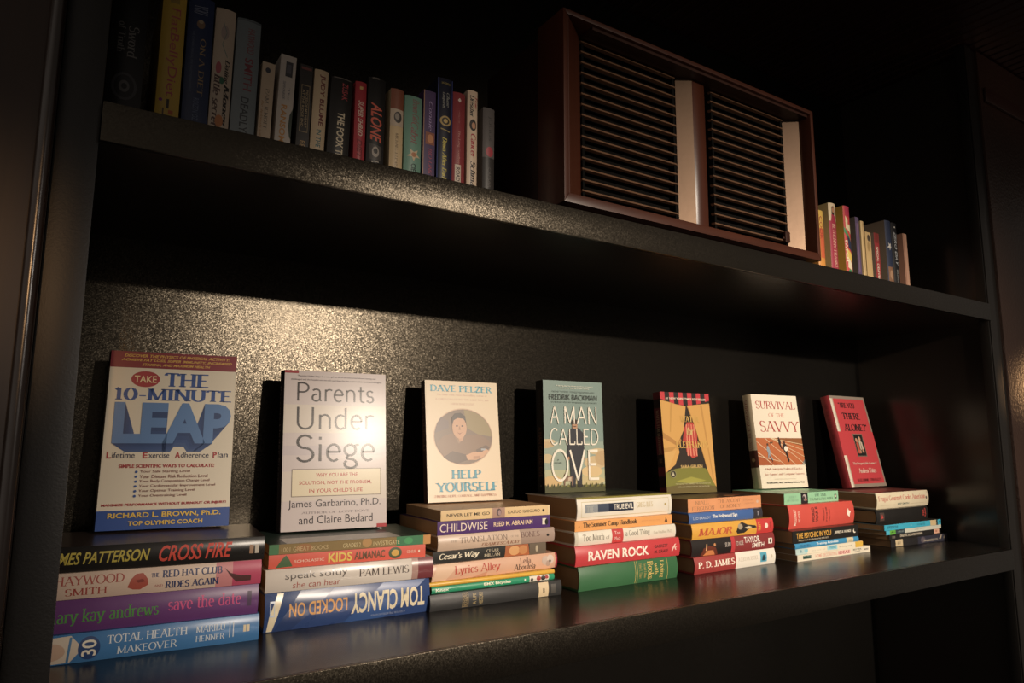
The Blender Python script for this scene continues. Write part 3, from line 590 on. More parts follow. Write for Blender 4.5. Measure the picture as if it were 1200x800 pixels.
z7 = stack('books in the rightmost stack', [
 (168.7, -.6, -1.0, 25.6, 17, 1.77, dict(label='dark paperback with curled end and cream sticker at the bottom of the rightmost stack', cover='#1e1c1e', hard=False, rough=.28, spine=[
   r(.08, .2, .05, .95, '#c8b48c'), t('641', .11, .16, .3, .7, '#4a4030', 'n'), r(.46, 1, 0, 1, '#2c2c3c'), e(.55, .5, .04, .4, '#5a5058'), t('MAKING SCRAPBOOK STYLE', .56, .82, .2, .5, '#c8bca4', 'n'), p([(.84, .4), (.88, .9), (.9, .9), (.87, .3)], '#a89880'), p([(.92, .4), (.95, .9), (.97, .9), (.94, .3)], '#a89880')])),
 (168.1, -.7, .6, 24.3, 17, 1.39, dict(label='thin black book with white lettering and a peach tip in the rightmost stack', cover='#191614', hard=False, spine=[
   t('COOL', .05, .11, .25, .6, '#a89c8c', 'n'), t('DIGITAL SCRAPBOOKING', .2, .63, .3, .68, '#d8ccb4', 'b'), r(.86, .97, .1, .95, '#d8a488'), e(.91, .5, .02, .2, '#b87a60')])),
 (165.5, -1.5, .9, 26.0, 17, 1.09, dict(label='thin white book with a green patch near its end in the rightmost stack', cover='#c8c8b8', hard=False, spine=[
   r(.06, .16, 0, 1, '#5cae2c'), r(.16, .32, 0, 1, '#2c3a42'), t('A1', .08, .14, .3, .7, '#2a4a20', 'h'), t('craft book', .2, .3, .3, .7, '#8aa0a0', 'n'), r(.0, .06, 0, 1, '#3ab0cc'), t('page ideas', .5, .68, .35, .65, '#9a9484', 'n')])),
 (164.2, -1.9, .4, 26.1, 17, 1.31, dict(label='thin turquoise book with a tan sticker below the black hardcover', cover='#23aac9', hard=False, spine=[
   t('STITCH', .05, .22, .3, .75, '#125a70', 'h'), e(.45, .5, .004, .15, '#e0f0f0'), t('FAVORITES', .56, .70, .3, .65, '#1a7c94', 'b'), r(.80, .91, 0, 1, '#c8b080'), r(.91, .94, 0, 1, '#2a3a3c'), e(.975, .5, .012, .3, '#156a7c')],
   front=[r(0, 1, 0, 1, '#2c2a26'), r(.1, .8, .2, .8, '#3c3630')])),
 (164.6, .3, 1.0, 24.2, 15, 3.21, dict(label='black hardcover with a red emblem on its spine under the white cookbook', cover='#14110f', rough=.3, spine=[
   r(.06, .14, .2, .8, '#4a3a34'), p([(.08, .35), (.1, .7), (.12, .4)], '#c23a34'), t('PET', .885, .915, .3, .8, '#b8382f', 'h', 'u'), t('KING', .925, .95, .2, .85, '#b8382f', 'h', 'u')])),
 (167.2, 1.5, .5, 24.2, 15, 3.83, dict(label='off-white hardcover with red lettering and torn jacket on top of the rightmost stack', cover='#ddd0b0', spine=[
   t('Frugal Gourmet Cooks American', .03, .93, .4, .8, '#bf3b3a', 's'), t('JEFF SMITH', .38, .6, .14, .3, '#3a5a58', 'b'), ln([(.06, .22), (.34, .2)], .02, '#b8a888'), ln([(.63, .2), (.9, .2)], .02, '#b8a888'), e(.95, .52, .012, .1, '#3a2a24'), ln([(.985, .05), (.985, .95)], .004, '#8a7a60')],
   front=[r(0, 1, 0, 1, '#7a3c34'), r(.15, .9, .2, .85, '#8a4a40')])),
])

# ---- books standing cover-out, one on each stack
def para(lines, x0, x1, y1, dy, h, col, st='n'):
    return [t(s, x0+a, x1-b, y1-i*dy-h, y1-i*dy, col, st) for i, (s, a, b) in enumerate(lines)]
SG = 'books standing cover-out on the stacks'
# big extruded block word
def leap():
    out = []; V, F = sans_mesh('LEAP', 0.045)
    ax = min(v[0] for v in V); bx = max(v[0] for v in V); by = max(v[1] for v in V)
    def at(x0, x1, y0, y1, col): return ([(x0+(v[0]-ax)/(bx-ax)*(x1-x0), y0+v[1]/by*(y1-y0)) for v in V], F, col)
    n = 22
    for i in range(n, 0, -1):
        k = i/n
        out.append(at(.06+.10*k, .975-.13*k, .485-.055*k, .705-.17*k, ['#3f5c8e', '#33528a', '#294a80', '#244376'][min(3, int((1-k)*4))]))
    out.append(at(.06, .975, .485, .705, '#5c87bd'))
    return out
book('cream hardcover with huge blue block letters standing on the leftmost stack', 'stand', (5.7, 12.6, z1), 24.3, 16.25, 2.6, '#d9c8a6',
 hard=True, yaw=R(-6.5), lean=R(6.5), group=SG, jacket=True, rough=.34,
 spine=[r(0, .09, 0, 1, '#5a1a20'), r(.9, 1, 0, 1, '#27478c'), t('LEAP', .3, .6, .2, .8, '#3a5c94', 'h')],
 front=[r(0, 1, 0, 1, '#e9dcc3'), r(0, 1, .905, 1, '#8c1f2c'), r(0, 1, 0, .105, '#27509e')] +
 para([('DISCOVER THE PHYSICS OF PHYSICAL ACTIVITY:', .08, .04), ('ACHIEVE FAT LOSS, SUPER IMMUNITY, INCREASED', .06, .02), ('STAMINA, AND MAXIMUM HEALTH', .22, .2)], 0.02, .98, .985, .026, .017, '#e8b83c', 'j') +
 [e(.275, .84, .11, .047, '#b02a30'), t('TAKE', .19, .36, .82, .86, '#f0d8a0', 'b'), t('THE', .415, .775, .80, .882, '#2b549c', 'B'), t('10-MINUTE', .05, .97, .715, .79, '#2b549c', 'B')] + leap() +
 [t('L', .035, .07, .388, .425, '#b83038', 'h'), t('ifetime', .075, .24, .39, .422, '#3a3c58', 'n'), t('E', .30, .335, .388, .422, '#b83038', 'h'), t('xercise', .345, .50, .39, .418, '#3a3c58', 'n'), t('A', .545, .585, .388, .422, '#b83038', 'h'), t('dherence', .59, .81, .39, .42, '#3a3c58', 'n'), t('P', .845, .875, .388, .422, '#b83038', 'h'), t('lan', .885, .965, .39, .422, '#3a3c58', 'n'),
  t('SIMPLE SCIENTIFIC WAYS TO CALCULATE:', .13, .86, .335, .355, '#b83038', 'h')] +
 [x for i, s in enumerate(['Your Safe Starting Level', 'Your Disease Risk Reduction Level', 'Your Body Composition Change Level', 'Your Cardiovascular Improvement Level', 'Your Optimal Training Level', 'Your Overtraining Level'])
  for x in (e(.262, .313-.0265*i, .011, .007, '#2b549c', 8), t(s, .29, .29+.0158*len(s), .304-.0265*i, .322-.0265*i, '#8a3c34', 'n'))] +
 [t('MAXIMIZE PERFORMANCE WITHOUT BURNOUT OR INJURY!', .03, .97, .124, .142, '#b83038', 'h'), t('RICHARD L. BROWN, Ph.D.', .08, .93, .060, .092, '#efc33c', 'h'), t('TOP OLYMPIC COACH', .23, .79, .022, .046, '#efc33c', 'h')])
book('pale lilac-grey hardcover with thin black title and cream panel, standing on the second stack', 'stand', (29.2, 11.6, z2), 24.4, 16.2, 2.8, '#b5aab0',
 yaw=R(-4.0), lean=R(6.4), group=SG, jacket=True, rough=.2,
 spine=[r(0, 1, 0, 1, '#3a3236'), t('Parents Under Siege', .1, .7, .3, .7, '#8a8088', 'n')],
 front=[r(0, 1, 0, 1, '#cdc0bd'), r(0, 1, .18, .36, '#d4c8bc'), r(0, 1, .60, .78, '#d6cabc'), r(0, 1, .46, .52, '#c4b8ba'), r(0, .13, .982, 1, '#a02c34'), r(.9, 1, 0, .022, '#b03038')] +
 para([('"Parents Under Siege is a new gift to all of us concerned about rearing our', .12, .1), ('challenged and the hopeful and we will read them for the authors, their book and thoughts.', .06, .04)], 0, 1, .972, .024, .013, '#4a4044', 'b') +
 [t('Parents', .12, .88, .80, .925, '#2e2626', 'T'), t('Under', .12, .88, .62, .765, '#2e2626', 'T'), t('Siege', .12, .89, .37, .59, '#2e2626', 'T'),
  r(.085, .945, .205, .375, '#7a6c60'), r(.092, .938, .209, .371, '#e2d4b4'), t('WHY YOU ARE THE', .31, .71, .325, .348, '#b8362c', 'b'), t('SOLUTION, NOT THE PROBLEM,', .155, .85, .275, .30, '#b8362c', 'b'), t('IN YOUR CHILD\'S LIFE', .25, .76, .228, .252, '#b8362c', 'b'),
  t('James Garbarino, Ph.D.', .06, .94, .128, .185, '#3a3236', 'n'), t('AUTHOR OF LOST BOYS', .18, .83, .100, .114, '#857a7c', 's'), t('and Claire Bedard', .16, .86, .04, .09, '#3a3236', 'n')])
book('cream paperback with an oval portrait photo and blue capitals, standing on the third stack', 'stand', (53.6, 12.8, z3), 21.1, 14.15, 1.8, '#d6bd92',
 hard=False, yaw=R(-4.2), lean=R(7.4), group=SG,
 spine=[r(0, 1, 0, 1, '#4a2c24'), t('HELP YOURSELF', .1, .6, .25, .75, '#b08a70', 's')],
 front=[r(0, 1, 0, 1, '#dec9a8'), t('DAVE PELZER', .065, .935, .905, .965, '#3a9cb0', 'B')] +
 para([('The New York Times bestselling author of', .1, .1), ('A CHILD CALLED "IT," THE LOST BOY, and', .08, .08), ('A MAN NAMED DAVE', .28, .28)], .05, .95, .888, .037, .018, '#c0907a', 's') +
 [e(.5, .53, .405, .238, '#c9a584', 40), e(.5, .53, .395, .230, '#75604f', 40),
  p([(.5+.39*math.cos(R(a)), .53+.226*math.sin(R(a))) for a in range(0, 96, 8)]+[(.55, .6), (.7, .55)], '#8d7a4c'), p([(.12, .56), (.3, .60), (.3, .66), (.2, .69), (.14, .63)], '#6e5c58'), p([(.12, .50), (.88, .50), (.86, .44), (.14, .44)], '#7a604c'),
  p([(.13, .47), (.22, .53), (.33, .555), (.45, .52), (.58, .545), (.72, .55), (.84, .5), (.87, .44), (.80, .40), (.64, .38), (.5, .33), (.34, .32), (.22, .36)], '#80624a'),
  p([(.38, .53), (.43, .47), (.5, .52), (.5, .56), (.39, .56)], '#94765c'), p([(.22, .36), (.34, .41), (.52, .38), (.54, .335), (.40, .305), (.28, .33)], '#5a4436'), p([(.66, .42), (.80, .46), (.86, .44), (.78, .39), (.68, .385)], '#5e4738'),
  p([(.52, .375), (.62, .40), (.74, .40), (.80, .43), (.84, .41), (.76, .36), (.66, .335), (.54, .335)], '#c99872'), p([(.62, .365), (.72, .37), (.70, .345), (.62, .34)], '#b07f5c'), r(.73, .79, .415, .43, '#9aa0a8'),
  p([(.405, .545), (.49, .545), (.485, .50), (.44, .485)], '#b98a68'), e(.445, .605, .098, .092, '#c4936f', 28), p([(.345, .62), (.345, .69), (.39, .725), (.47, .73), (.53, .70), (.545, .62), (.53, .655), (.50, .68), (.42, .685), (.37, .665)], '#32231a'),
  e(.41, .618, .016, .007, '#4a3226', 8), e(.485, .618, .016, .007, '#4a3226', 8), p([(.44, .615), (.45, .615), (.462, .585), (.432, .585)], '#a97956'), p([(.405, .567), (.445, .555), (.485, .567), (.445, .548)], '#8a4a3c'),
  t('HELP', .315, .72, .183, .255, '#2f93ac', 'B'), t('YOURSELF', .105, .945, .078, .155, '#2f93ac', 'B'), t('FINDING HOPE, COURAGE, AND HAPPINESS', .09, .92, .034, .056, '#c88a70', 's')])
book('grey-green paperback with tall white lettering and a man seen from behind', 'stand', (77.3, 12.2, z4), 21.2, 13.9, 2.6, '#15130f',
 hard=False, yaw=R(-3), lean=R(2.0), group=SG,
 spine=[t('FREDRIK BACKMAN', .08, .35, .35, .65, '#4a3c30', 'n'), t('A MAN CALLED OVE', .42, .86, .3, .72, '#8a5a38', 'n'), r(.93, .95, .4, .6, '#6a6a60')],
 front=[r(0, 1, 0, 1, '#7d948c'), r(0, 1, .0, .45, '#93a495'), r(0, 1, .0, .2, '#b3b48e'),
  e(.06, .45, .12, .022, '#ccb48a'), e(.02, .42, .14, .03, '#c2a67a'), e(.05, .30, .09, .04, '#c8b488'), e(.9, .36, .16, .03, '#ccb68a'), e(.85, .26, .2, .06, '#cdb486'), e(.98, .3, .14, .07, '#c0a274'), e(.78, .18, .18, .05, '#d9bc86'), e(.12, .1, .16, .05, '#cfae74'), e(.7, .1, .3, .04, '#c8b682'),
  r(0, 1, 0, .05, '#4a4a22')] + [p([(i/30.0-.02, .045), (i/30.0+.012, .075+.012*math.sin(i*2.3)), (i/30.0+.035, .045)], ['#5c5a28', '#3c3c1c', '#74702e'][i % 3]) for i in range(30)] +
 [p([(.40, .53), (.44, .565), (.48, .58), (.53, .58), (.58, .565), (.635, .53), (.65, .42), (.655, .33), (.63, .29), (.615, .33), (.60, .31), (.605, .2), (.60, .06), (.525, .06), (.515, .24), (.49, .06), (.415, .06), (.41, .2), (.405, .33), (.385, .29), (.365, .32), (.38, .44)], '#2a2c34'),
  r(.46, .545, .565, .60, '#b88a68'), e(.502, .618, .052, .036, '#3a2a20'), r(.46, .545, .59, .605, '#c0906c'), e(.385, .30, .016, .016, '#b88a68'), e(.64, .30, .016, .016, '#b88a68'),
  e(.45, .055, .045, .016, '#1e1a18'), e(.565, .055, .045, .016, '#1e1a18'),
  p([(.30, .06), (.315, .06), (.325, .1), (.42, .1), (.43, .06), (.445, .06), (.455, .13), (.44, .145), (.36, .14), (.345, .165), (.31, .165), (.30, .13)], '#8a6a54'), e(.335, .145, .03, .018, '#54382c'), p([(.36, .1), (.42, .1), (.42, .135), (.37, .13)], '#c9b49a'),
  t('"A charming debut, you will laugh, you will cry, and treasure it', .2, .83, .945, .958, '#e4e0cc', 'b'), t('this is a book to share with everyone." - Booklist', .27, .76, .925, .937, '#e4e0cc', 'b'), t('NEW YORK TIMES BESTSELLER', .14, .86, .893, .906, '#4c5c58', 'n'), t('FREDRIK BACKMAN', .09, .90, .825, .875, '#38403c', 'n'), t('AUTHOR OF MY FRIENDS AND MORE', .12, .90, .798, .81, '#4c5c58', 'n'),
  t('A', .10, .24, .605, .77, '#f2ead8', 'T'), t('MAN', .33, .88, .605, .77, '#f2ead8', 'T'), t('CALLED', .09, .90, .415, .57, '#f2ead8', 'T'), t('OVE', .10, .89, .095, .385, '#f2ead8', 'T'), t('A', .20, .225, .28, .295, '#3a4440', 'n'), t('NOVEL', .15, .28, .255, .268, '#3a4440', 'n')])
FL = '#d6a04a'
book('amber paperback with a striped tent opening picture, standing on the fifth stack', 'stand', (109.0, 12.6, z5), 21.7, 14.4, 2.2, '#2a1512',
 hard=False, yaw=R(-3), lean=R(4.2), group=SG,
 spine=[r(0, .07, 0, 1, '#7a1c28'), r(.16, .36, 0, 1, '#7a1c28'), r(.44, .62, 0, 1, '#7a1c28'), r(.74, .83, 0, 1, '#7a1c28'), r(.94, 1, 0, 1, '#7a1c28'), t('WATER FOR ELEPHANTS', .18, .62, .3, .7, '#c8b088', 's'), t('GRUEN', .66, .70, .3, .7, '#a88a60', 'n')],
 front=[r(0, 1, 0, 1, '#2a2016'), p([(0, 0), (1, 0), (1, .16), (.8, .24), (.5, .26), (.2, .24), (0, .2)], '#7d7c26'), p([(0, 0), (1, 0), (1, .06), (.5, .1), (0, .07)], '#6a5c2a'), p([(.2, .12), (.5, .16), (.8, .12), (.5, .09)], '#a09c34'),
  p([(.45, .40), (.42, .62), (.5, .70), (.62, .70), (.70, .62), (.66, .36), (.56, .34)], '#c0392b')] + [p([(.46+.06*i, .37), (.485+.06*i, .36), (.495+.05*i, .68), (.475+.05*i, .68)], '#e08a6a') for i in range(4)] + [p([(.38, .5), (.42, .6), (.46, .62), (.44, .52)], '#b83428'),
  p([(0, .92), (.50, .86), (.42, .62), (.28, .48), (.30, .40), (.2, .28), (0, .2)], FL), p([(.0, .60), (.28, .50), (.34, .54), (.36, .52), (.28, .46), (.0, .54)], '#b8823a'), p([(0, .44), (.26, .46), (.0, .34)], '#c08e40'), p([(0, .40), (.24, .42), (.06, .24), (0, .24)], '#d8a856'),
  p([(.52, .87), (1, .90), (1, .05), (.93, .11), (.84, .22), (.74, .46), (.64, .68)], FL), p([(.52, .87), (.64, .68), (.74, .46), (.84, .22), (.80, .34), (.68, .62), (.56, .84)], '#a87430'), p([(.8, .88), (.84, .88), (.96, .12), (.94, .12)], '#c48e3e'), p([(.2, .9), (.23, .895), (.16, .6), (.14, .6)], '#c8943f')] +
  [p([(i/11.0, 1), ((i+1)/11.0, 1), ((i+1)/11.0, .93-.06*math.sin(math.pi*min(1, (i+1)/11.0))), (i/11.0, .93-.06*math.sin(math.pi*i/11.0))], '#cc2f38' if i % 2 == 0 else '#231a18') for i in range(11)] +
  [t('#1 NEW YORK TIMES BESTSELLER', .1, .93, .925, .948, '#f0e0c8', 'b'),
  t('WATER', .36, .76, .70, .765, '#d9ac50', 'B'), t('for', .47, .62, .57, .65, '#d9b870', 'S'), t('ELEPHANTS', .24, .90, .44, .51, '#d9ac50', 'B'), t('SARA GRUEN', .30, .74, .245, .275, '#e6c070', 'b'),
  e(.14, .19, .06, .038, '#8f8a60'), e(.14, .19, .05, .032, '#2c2818'), p([(.115, .175), (.14, .215), (.165, .175)], '#c8c0a0'), t('THE NOVEL THAT INSPIRED THE MOTION PICTURE', .17, .88, .085, .1, '#c8c090', 'n'), t('WITH AN INTERVIEW BY THE AUTHOR', .2, .85, .055, .07, '#c8c090', 'n')])
book('cream hardcover with red serif title and a running-track photo, standing on the sixth stack', 'stand', (139.4, 12.2, z6), 22.3, 15.5, 2.6, '#dcc8a4',
 yaw=R(-5.3), lean=R(6), group=SG, jacket=True,
 spine=[t('SURVIVAL', .06, .36, .2, .55, '#a84a3c', 's'), t('OF THE SAVVY', .36, .60, .2, .55, '#a84a3c', 's'), r(.60, .78, 0, 1, '#5a2a1c'), e(.70, .5, .02, .2, '#c8a070')],
 front=[r(0, 1, 0, 1, '#e4d9c4'), t('SURVIVAL', .08, .95, .845, .93, '#b0332e', 's'), t('OF THE', .33, .68, .755, .80, '#c86a5c', 's'), t('SAVVY', .115, .985, .595, .715, '#b0332e', 's'),
  r(0, 1, .24, .53, '#b8622c'), p([(0, .36), (0, .24), (.5, .24)], '#a8521f'), p([(.4, .53), (1, .53), (1, .44)], '#8e5424'), p([(.92, .24), (1, .30), (1, .24)], '#6a6a6c')] +
  [ln([(x0, .24), (x0-.18, .33), (x0-.42, .43), (x0-.62, .53)], .006, '#e0cda8') for x0 in (.3, .55, .8, 1.0)] + [ln([(0, a), (.45, a-.06)], .005, '#e0cda8') for a in (.34,)] + [ln([(.3, .53), (1, a)], .006, '#d8bf94') for a in (.46, .40, .33)] +
  [p([(.20, .43), (.225, .455), (.25, .43), (.27, .38), (.255, .35), (.31, .30), (.29, .295), (.235, .345), (.22, .31), (.205, .315), (.215, .37), (.195, .4)], '#8e9aa4'), e(.225, .46, .02, .014, '#5a3c2c', 10), p([(.235, .35), (.275, .29), (.295, .27), (.30, .285)], '#2a2220'),
   p([(.56, .46), (.60, .475), (.64, .45), (.66, .40), (.63, .38), (.65, .33), (.62, .30), (.60, .36), (.565, .39), (.55, .42)], '#221c1c'), e(.615, .415, .04, .028, '#e6dccb', 14), e(.59, .48, .022, .016, '#4a2c20', 10), p([(.62, .36), (.66, .30), (.65, .27), (.63, .275)], '#1c1616'),
   p([(.46, .51), (.49, .525), (.52, .50), (.51, .45), (.54, .41), (.52, .41), (.485, .45), (.47, .47)], '#241e22'), e(.48, .53, .014, .01, '#3a241c', 8), p([(.28, .485), (.35, .49), (.34, .475), (.27, .47)], '#6a4424'),
  t('High-Integrity Political Tactics', .12, .92, .185, .212, '#d49a8a', 's'), t('for Career and Company Success', .1, .95, .13, .158, '#d49a8a', 's'), ln([(.28, .095), (.75, .092)], .003, '#b09a80'), t('Rick Brandon, Ph.D., and Marty Seldman, Ph.D.', .11, .93, .045, .065, '#3a2e28', 'B')])
book('red hardcover with grey border and a small dark photo, standing on the rightmost stack', 'stand', (173.5, 11.2, z7), 24.6, 16.5, 2.6, '#8c2026',
 yaw=R(.6), lean=R(11.7), group=SG, jacket=True, rough=.3,
 spine=[r(.0, 1, .82, 1, '#a02830'), t('ARE YOU THERE ALONE?', .08, .5, .3, .65, '#5a1216', 's')],
 front=[r(0, 1, 0, 1, '#bd3139'), r(0, 1, .968, 1, '#8a7c70'), r(0, 1, 0, .035, '#8a7a6c'), r(.965, 1, 0, .40, '#8a7a6c'), r(.965, 1, .6, 1, '#8a7a6c'), r(0, .085, .0, .34, '#d8cbb8'), r(0, .085, .6, .97, '#d8cbb8'), r(.06, .085, 0, .34, '#b0a290'), r(.06, .085, .6, .97, '#b0a290'),
  t('"ARE YOU', .20, .66, .865, .925, '#2c1416', 'B'), t('THERE', .23, .74, .735, .81, '#2c1416', 'B'), t('ALONE?"', .20, .86, .605, .685, '#2c1416', 'B'), r(.39, .66, .325, .575, '#6a6456'), r(.405, .645, .335, .565, '#151412'),
  e(.46, .505, .03, .025, '#b88468', 12), p([(.43, .36), (.43, .47), (.46, .49), (.50, .46), (.49, .36)], '#b04a34'), e(.55, .52, .03, .026, '#c09070', 12), p([(.51, .40), (.51, .49), (.55, .50), (.60, .48), (.60, .40)], '#b8a894'), p([(.54, .40), (.56, .40), (.555, .5)], '#5a3a34'), e(.58, .385, .03, .022, '#a87c60', 12), e(.5, .38, .025, .02, '#a87c60', 12),
  t('The Unspeakable Crime of', .19, .87, .235, .265, '#e8d4c0', 's'), t('Andrea Yates', .30, .80, .15, .20, '#f0e0cc', 's'), t('SUZANNE O\'MALLEY', .20, .90, .06, .09, '#5c1418', 's')])

# ---- upright books on the upper shelf
ZU = 58.82
UG = 'books standing upright on the upper shelf left of the speaker cabinet'
def up(label, x0, w, h, cover, deco, tilt=0, hard=True, vis=6.4, group=UG, dy=0.0, depth=None, **kw):
    d = depth or (15 if hard else 13)
    book(label, 'upright', (x0, -1+dy, ZU), h, min(d, D+1-dy-0.3), w, cover, spine=deco, hard=hard, tilt=R(tilt), group=group, span=(h-vis)/h, **kw)
up('black hardcover with a round medallion, leftmost on the upper shelf', 1.9, 3.9, 22, '#131110', [t('Sword', .30, .57, .5, .8, '#8a8884', 's'), t('of Truth', .28, .54, .22, .42, '#8a8884', 's'), e(.82, .5, .115, .36, '#46464a'), e(.82, .5, .095, .28, '#1c1c20'), e(.82, .5, .05, .15, '#6a6868'), e(.82, .5, .025, .08, '#1c1c20')])
up('yellow hardcover with pink lettering near the left end of the upper shelf', 7.4, 2.75, 24.3, '#d8b02a', [r(.0, .12, .3, .7, '#a8862a'), t('FlatBellyDiet', .16, .84, .28, .78, '#c8505a', 'n'), r(.86, .93, .45, .56, '#3a2a1c'), e(.87, .2, .012, .08, '#a03a8a'), r(.94, .97, .55, .75, '#c8602c'), r(.93, .98, .3, .36, '#5a3a1c')])
up('navy hardcover with pale gold lettering beside the yellow one', 10.45, 3.1, 24.2, '#24345c', [t('YOU', .07, .14, .2, .75, '#8c94ac', 's'), e(.22, .5, .035, .16, '#8a6a4a'), e(.2, .5, .015, .09, '#b09a7a'), t('ON A DIET', .33, .78, .52, .74, '#a88c5c', 's'), t('THE OWNERS MANUAL FOR WAIST MANAGEMENT', .28, .76, .2, .28, '#5a6888', 'n'), t('ROIZEN OZ', .80, .97, .4, .62, '#6a7898', 'n')])
up('white hardcover with red and black script and coloured patches', 13.63, 2.5, 23.6, '#cdb8a0', [e(.2, .5, .06, .2, '#b09a90'), ln([(.12, .4), (.2, .6), (.3, .4), (.4, .7)], .012, '#6a8a84'), t('Dating', .42, .62, .55, .85, '#3a3028', 'S'), t('Money', .62, .98, .56, .9, '#2a2420', 'S'), t('little secret', .55, .98, .12, .46, '#5a3a30', 'S'), e(.5, .3, .05, .14, '#b8505a'), e(.6, .5, .03, .12, '#2c6a4c'), e(.93, .5, .05, .2, '#c87a3c')], tilt=.4)
up('grey-teal hardcover with dark red and black lettering', 16.3, 3.1, 23.1, '#7c868a', [t('HAYWOOD', .08, .3, .45, .75, '#8c4a4e', 'b'), t('SMITH', .34, .62, .4, .75, '#8c3a44', 'b'), t('DEADLY', .68, .98, .35, .68, '#3c4044', 'b'), r(0, .02, 0, 1, '#5a6468')], tilt=.6)
up('small cream paperback with grey lettering beside the grey-teal book', 19.75, 1.7, 17.8, '#c9b092', [e(.1, .45, .035, .2, '#3a3a44'), t('PAM JENOFF', .34, .86, .4, .68, '#6e6258', 's'), t('the diplomats wife', .5, .98, .1, .3, '#b07a40', 'I')], tilt=1.2, hard=False)
up('white paperback with orange lettering and a dark square near its top', 22.0, 2.15, 19.7, '#c8bcb0', [r(.07, .24, .35, .8, '#3c3a3e'), r(.1, .2, .42, .7, '#5a5860'), t('The', .36, .5, .6, .72, '#6a6a74', 's'), t('SHIVAREE', .3, .5, .25, .42, '#6a6a74', 'n'), t('RANSOM', .56, .98, .25, .62, '#c88a34', 'h'), p([(.58, 1), (.66, .82), (.8, .78), (.9, .9), (.92, 1)], '#2f3c2c')], tilt=1.6, hard=False)
up('black paperback with an octagonal gold frame on its spine', 25.0, 1.8, 19.1, '#231c16', [ring(.24, .80, .18, .86, .012, .06, '#8a7450'), t('PIECES OF MY HEART', .3, .74, .55, .74, '#a89068', 'b'), t('AT THE RIDGE END', .3, .74, .28, .46, '#a89068', 'b'), r(.03, .06, .1, .9, '#7a3c34'), t('BEI', .9, .99, .3, .7, '#b08a50', 'b')], tilt=.8, hard=False)
up('cream hardcover with dark red capitals down its spine', 26.95, 2.0, 18.9, '#d4ba94', [t('JUDY BLUME', .06, .68, .36, .78, '#7c3230', 'h'), t('IN THE', .73, .94, .36, .7, '#2c6a70', 'b')], tilt=1.2)
up('wide black hardcover with white and red lettering', 29.35, 3.2, 18.5, '#1c1815', [t('ZUSAK', .06, .28, .5, .78, '#b83a40', 'b'), t('THE FOOX TI', .44, .98, .36, .7, '#e0cfae', 'h'), r(0, .012, .1, .9, '#6a6058')], tilt=1.4)
up('slim red hardcover with pale lettering left of the black one with orange title', 33.45, 1.7, 18.9, '#b52a36', [r(.06, .1, .35, .65, '#d8a85c'), t('SUPER SHRED', .24, .68, .28, .72, '#e6c8b4', 'j'), t('DIET', .72, .96, .28, .72, '#7c1420', 'j')])
up('black hardcover with big orange-red slanted capitals', 35.4, 2.75, 20.2, '#14110f', [t('ALONE', .29, .74, .18, .82, '#dd5a3c', 'j'), p([(.76, .15), (.94, .2), (.94, .8), (.78, .85)], '#4a4440'), e(.85, .5, .06, .2, '#a89c90'), e(.84, .5, .03, .12, '#2c2826'), t('LI', .955, 1.0, .3, .7, '#cfc4b4', 'n'), r(.0, .02, .2, .6, '#5a5048')])
up('brown-topped cream hardcover with a small grey photo on its spine', 39.05, 2.1, 19.4, '#d6b98a', [r(0, .25, 0, 1, '#8a4a2c'), r(.25, .46, 0, 1, '#c9b49c'), e(.35, .55, .07, .3, '#4a4440'), e(.34, .5, .04, .18, '#a09488'), t('MICHAEL J. LEWIS', .55, .97, .4, .6, '#7a6244', 's')])
up('teal hardcover with red script and a gold star', 41.4, 2.85, 19.0, '#6f9c88', [t('Brown Girl', .04, .34, .42, .82, '#9c4c54', 'I'), t('Cabot', .34, .62, .35, .78, '#9c4c54', 'I'), p([(.755+.085*(1 if i % 2 == 0 else .42)*math.cos(R(36*i)), .55+.42*(1 if i % 2 == 0 else .42)*math.sin(R(36*i))) for i in range(10)], '#d9c19a'), e(.755, .55, .03, .14, '#b87a4c'), t('CIE', .87, .97, .4, .7, '#23403c', 'h')])
up('purple paperback with a small orange picture on its spine', 44.6, 2.05, 20.8, '#43245c', [r(0, 1, .0, .07, '#a87a5c'), t('Connie', .12, .46, .45, .75, '#a890c0', 'I'), r(.48, .62, .2, .95, '#8e4a2c'), e(.55, .6, .05, .25, '#c8804a'), t('BIO-LINK', .66, .97, .45, .75, '#b0405c', 'I')], hard=False)
up('tall navy hardcover with yellow lettering and a gold emblem', 47.0, 2.65, 23.6, '#11142c', [r(.0, 1, .93, 1, '#34407c'), r(0, 1, 0, .06, '#34407c'), t('NEW ADVENTURES', .04, .06, .2, .8, '#b09a48', 'n', None), t('Leopards', .14, .3, .25, .45, '#a8a8a0', 'I'), t('Chase', .14, .28, .55, .75, '#a8a8a0', 'I'), e(.42, .5, .05, .36, '#b89a58'), e(.42, .5, .035, .25, '#3a3020'), e(.42, .5, .02, .14, '#c8a860'), ln([(.5, .2), (.52, .8)], .012, '#a08a4c'), t('Dawn After Dark', .58, 1.0, .32, .62, '#c9b83a', 'S')])
up('slim red hardcover with a white label low on its spine', 49.72, 2.2, 21.9, '#8c2a30', [p([(.06, .5), (.085, .64), (.11, .5), (.085, .36)], '#d8c0b4'), t('a novel by an author', .2, .34, .4, .56, '#b8706c', 'n'), t('The Long Goodbye', .42, .78, .38, .6, '#c88a80', 's'), r(.79, .99, .2, .68, '#cbb8a4'), t('ROAD', .82, .97, .28, .6, '#4a3430', 'h')])
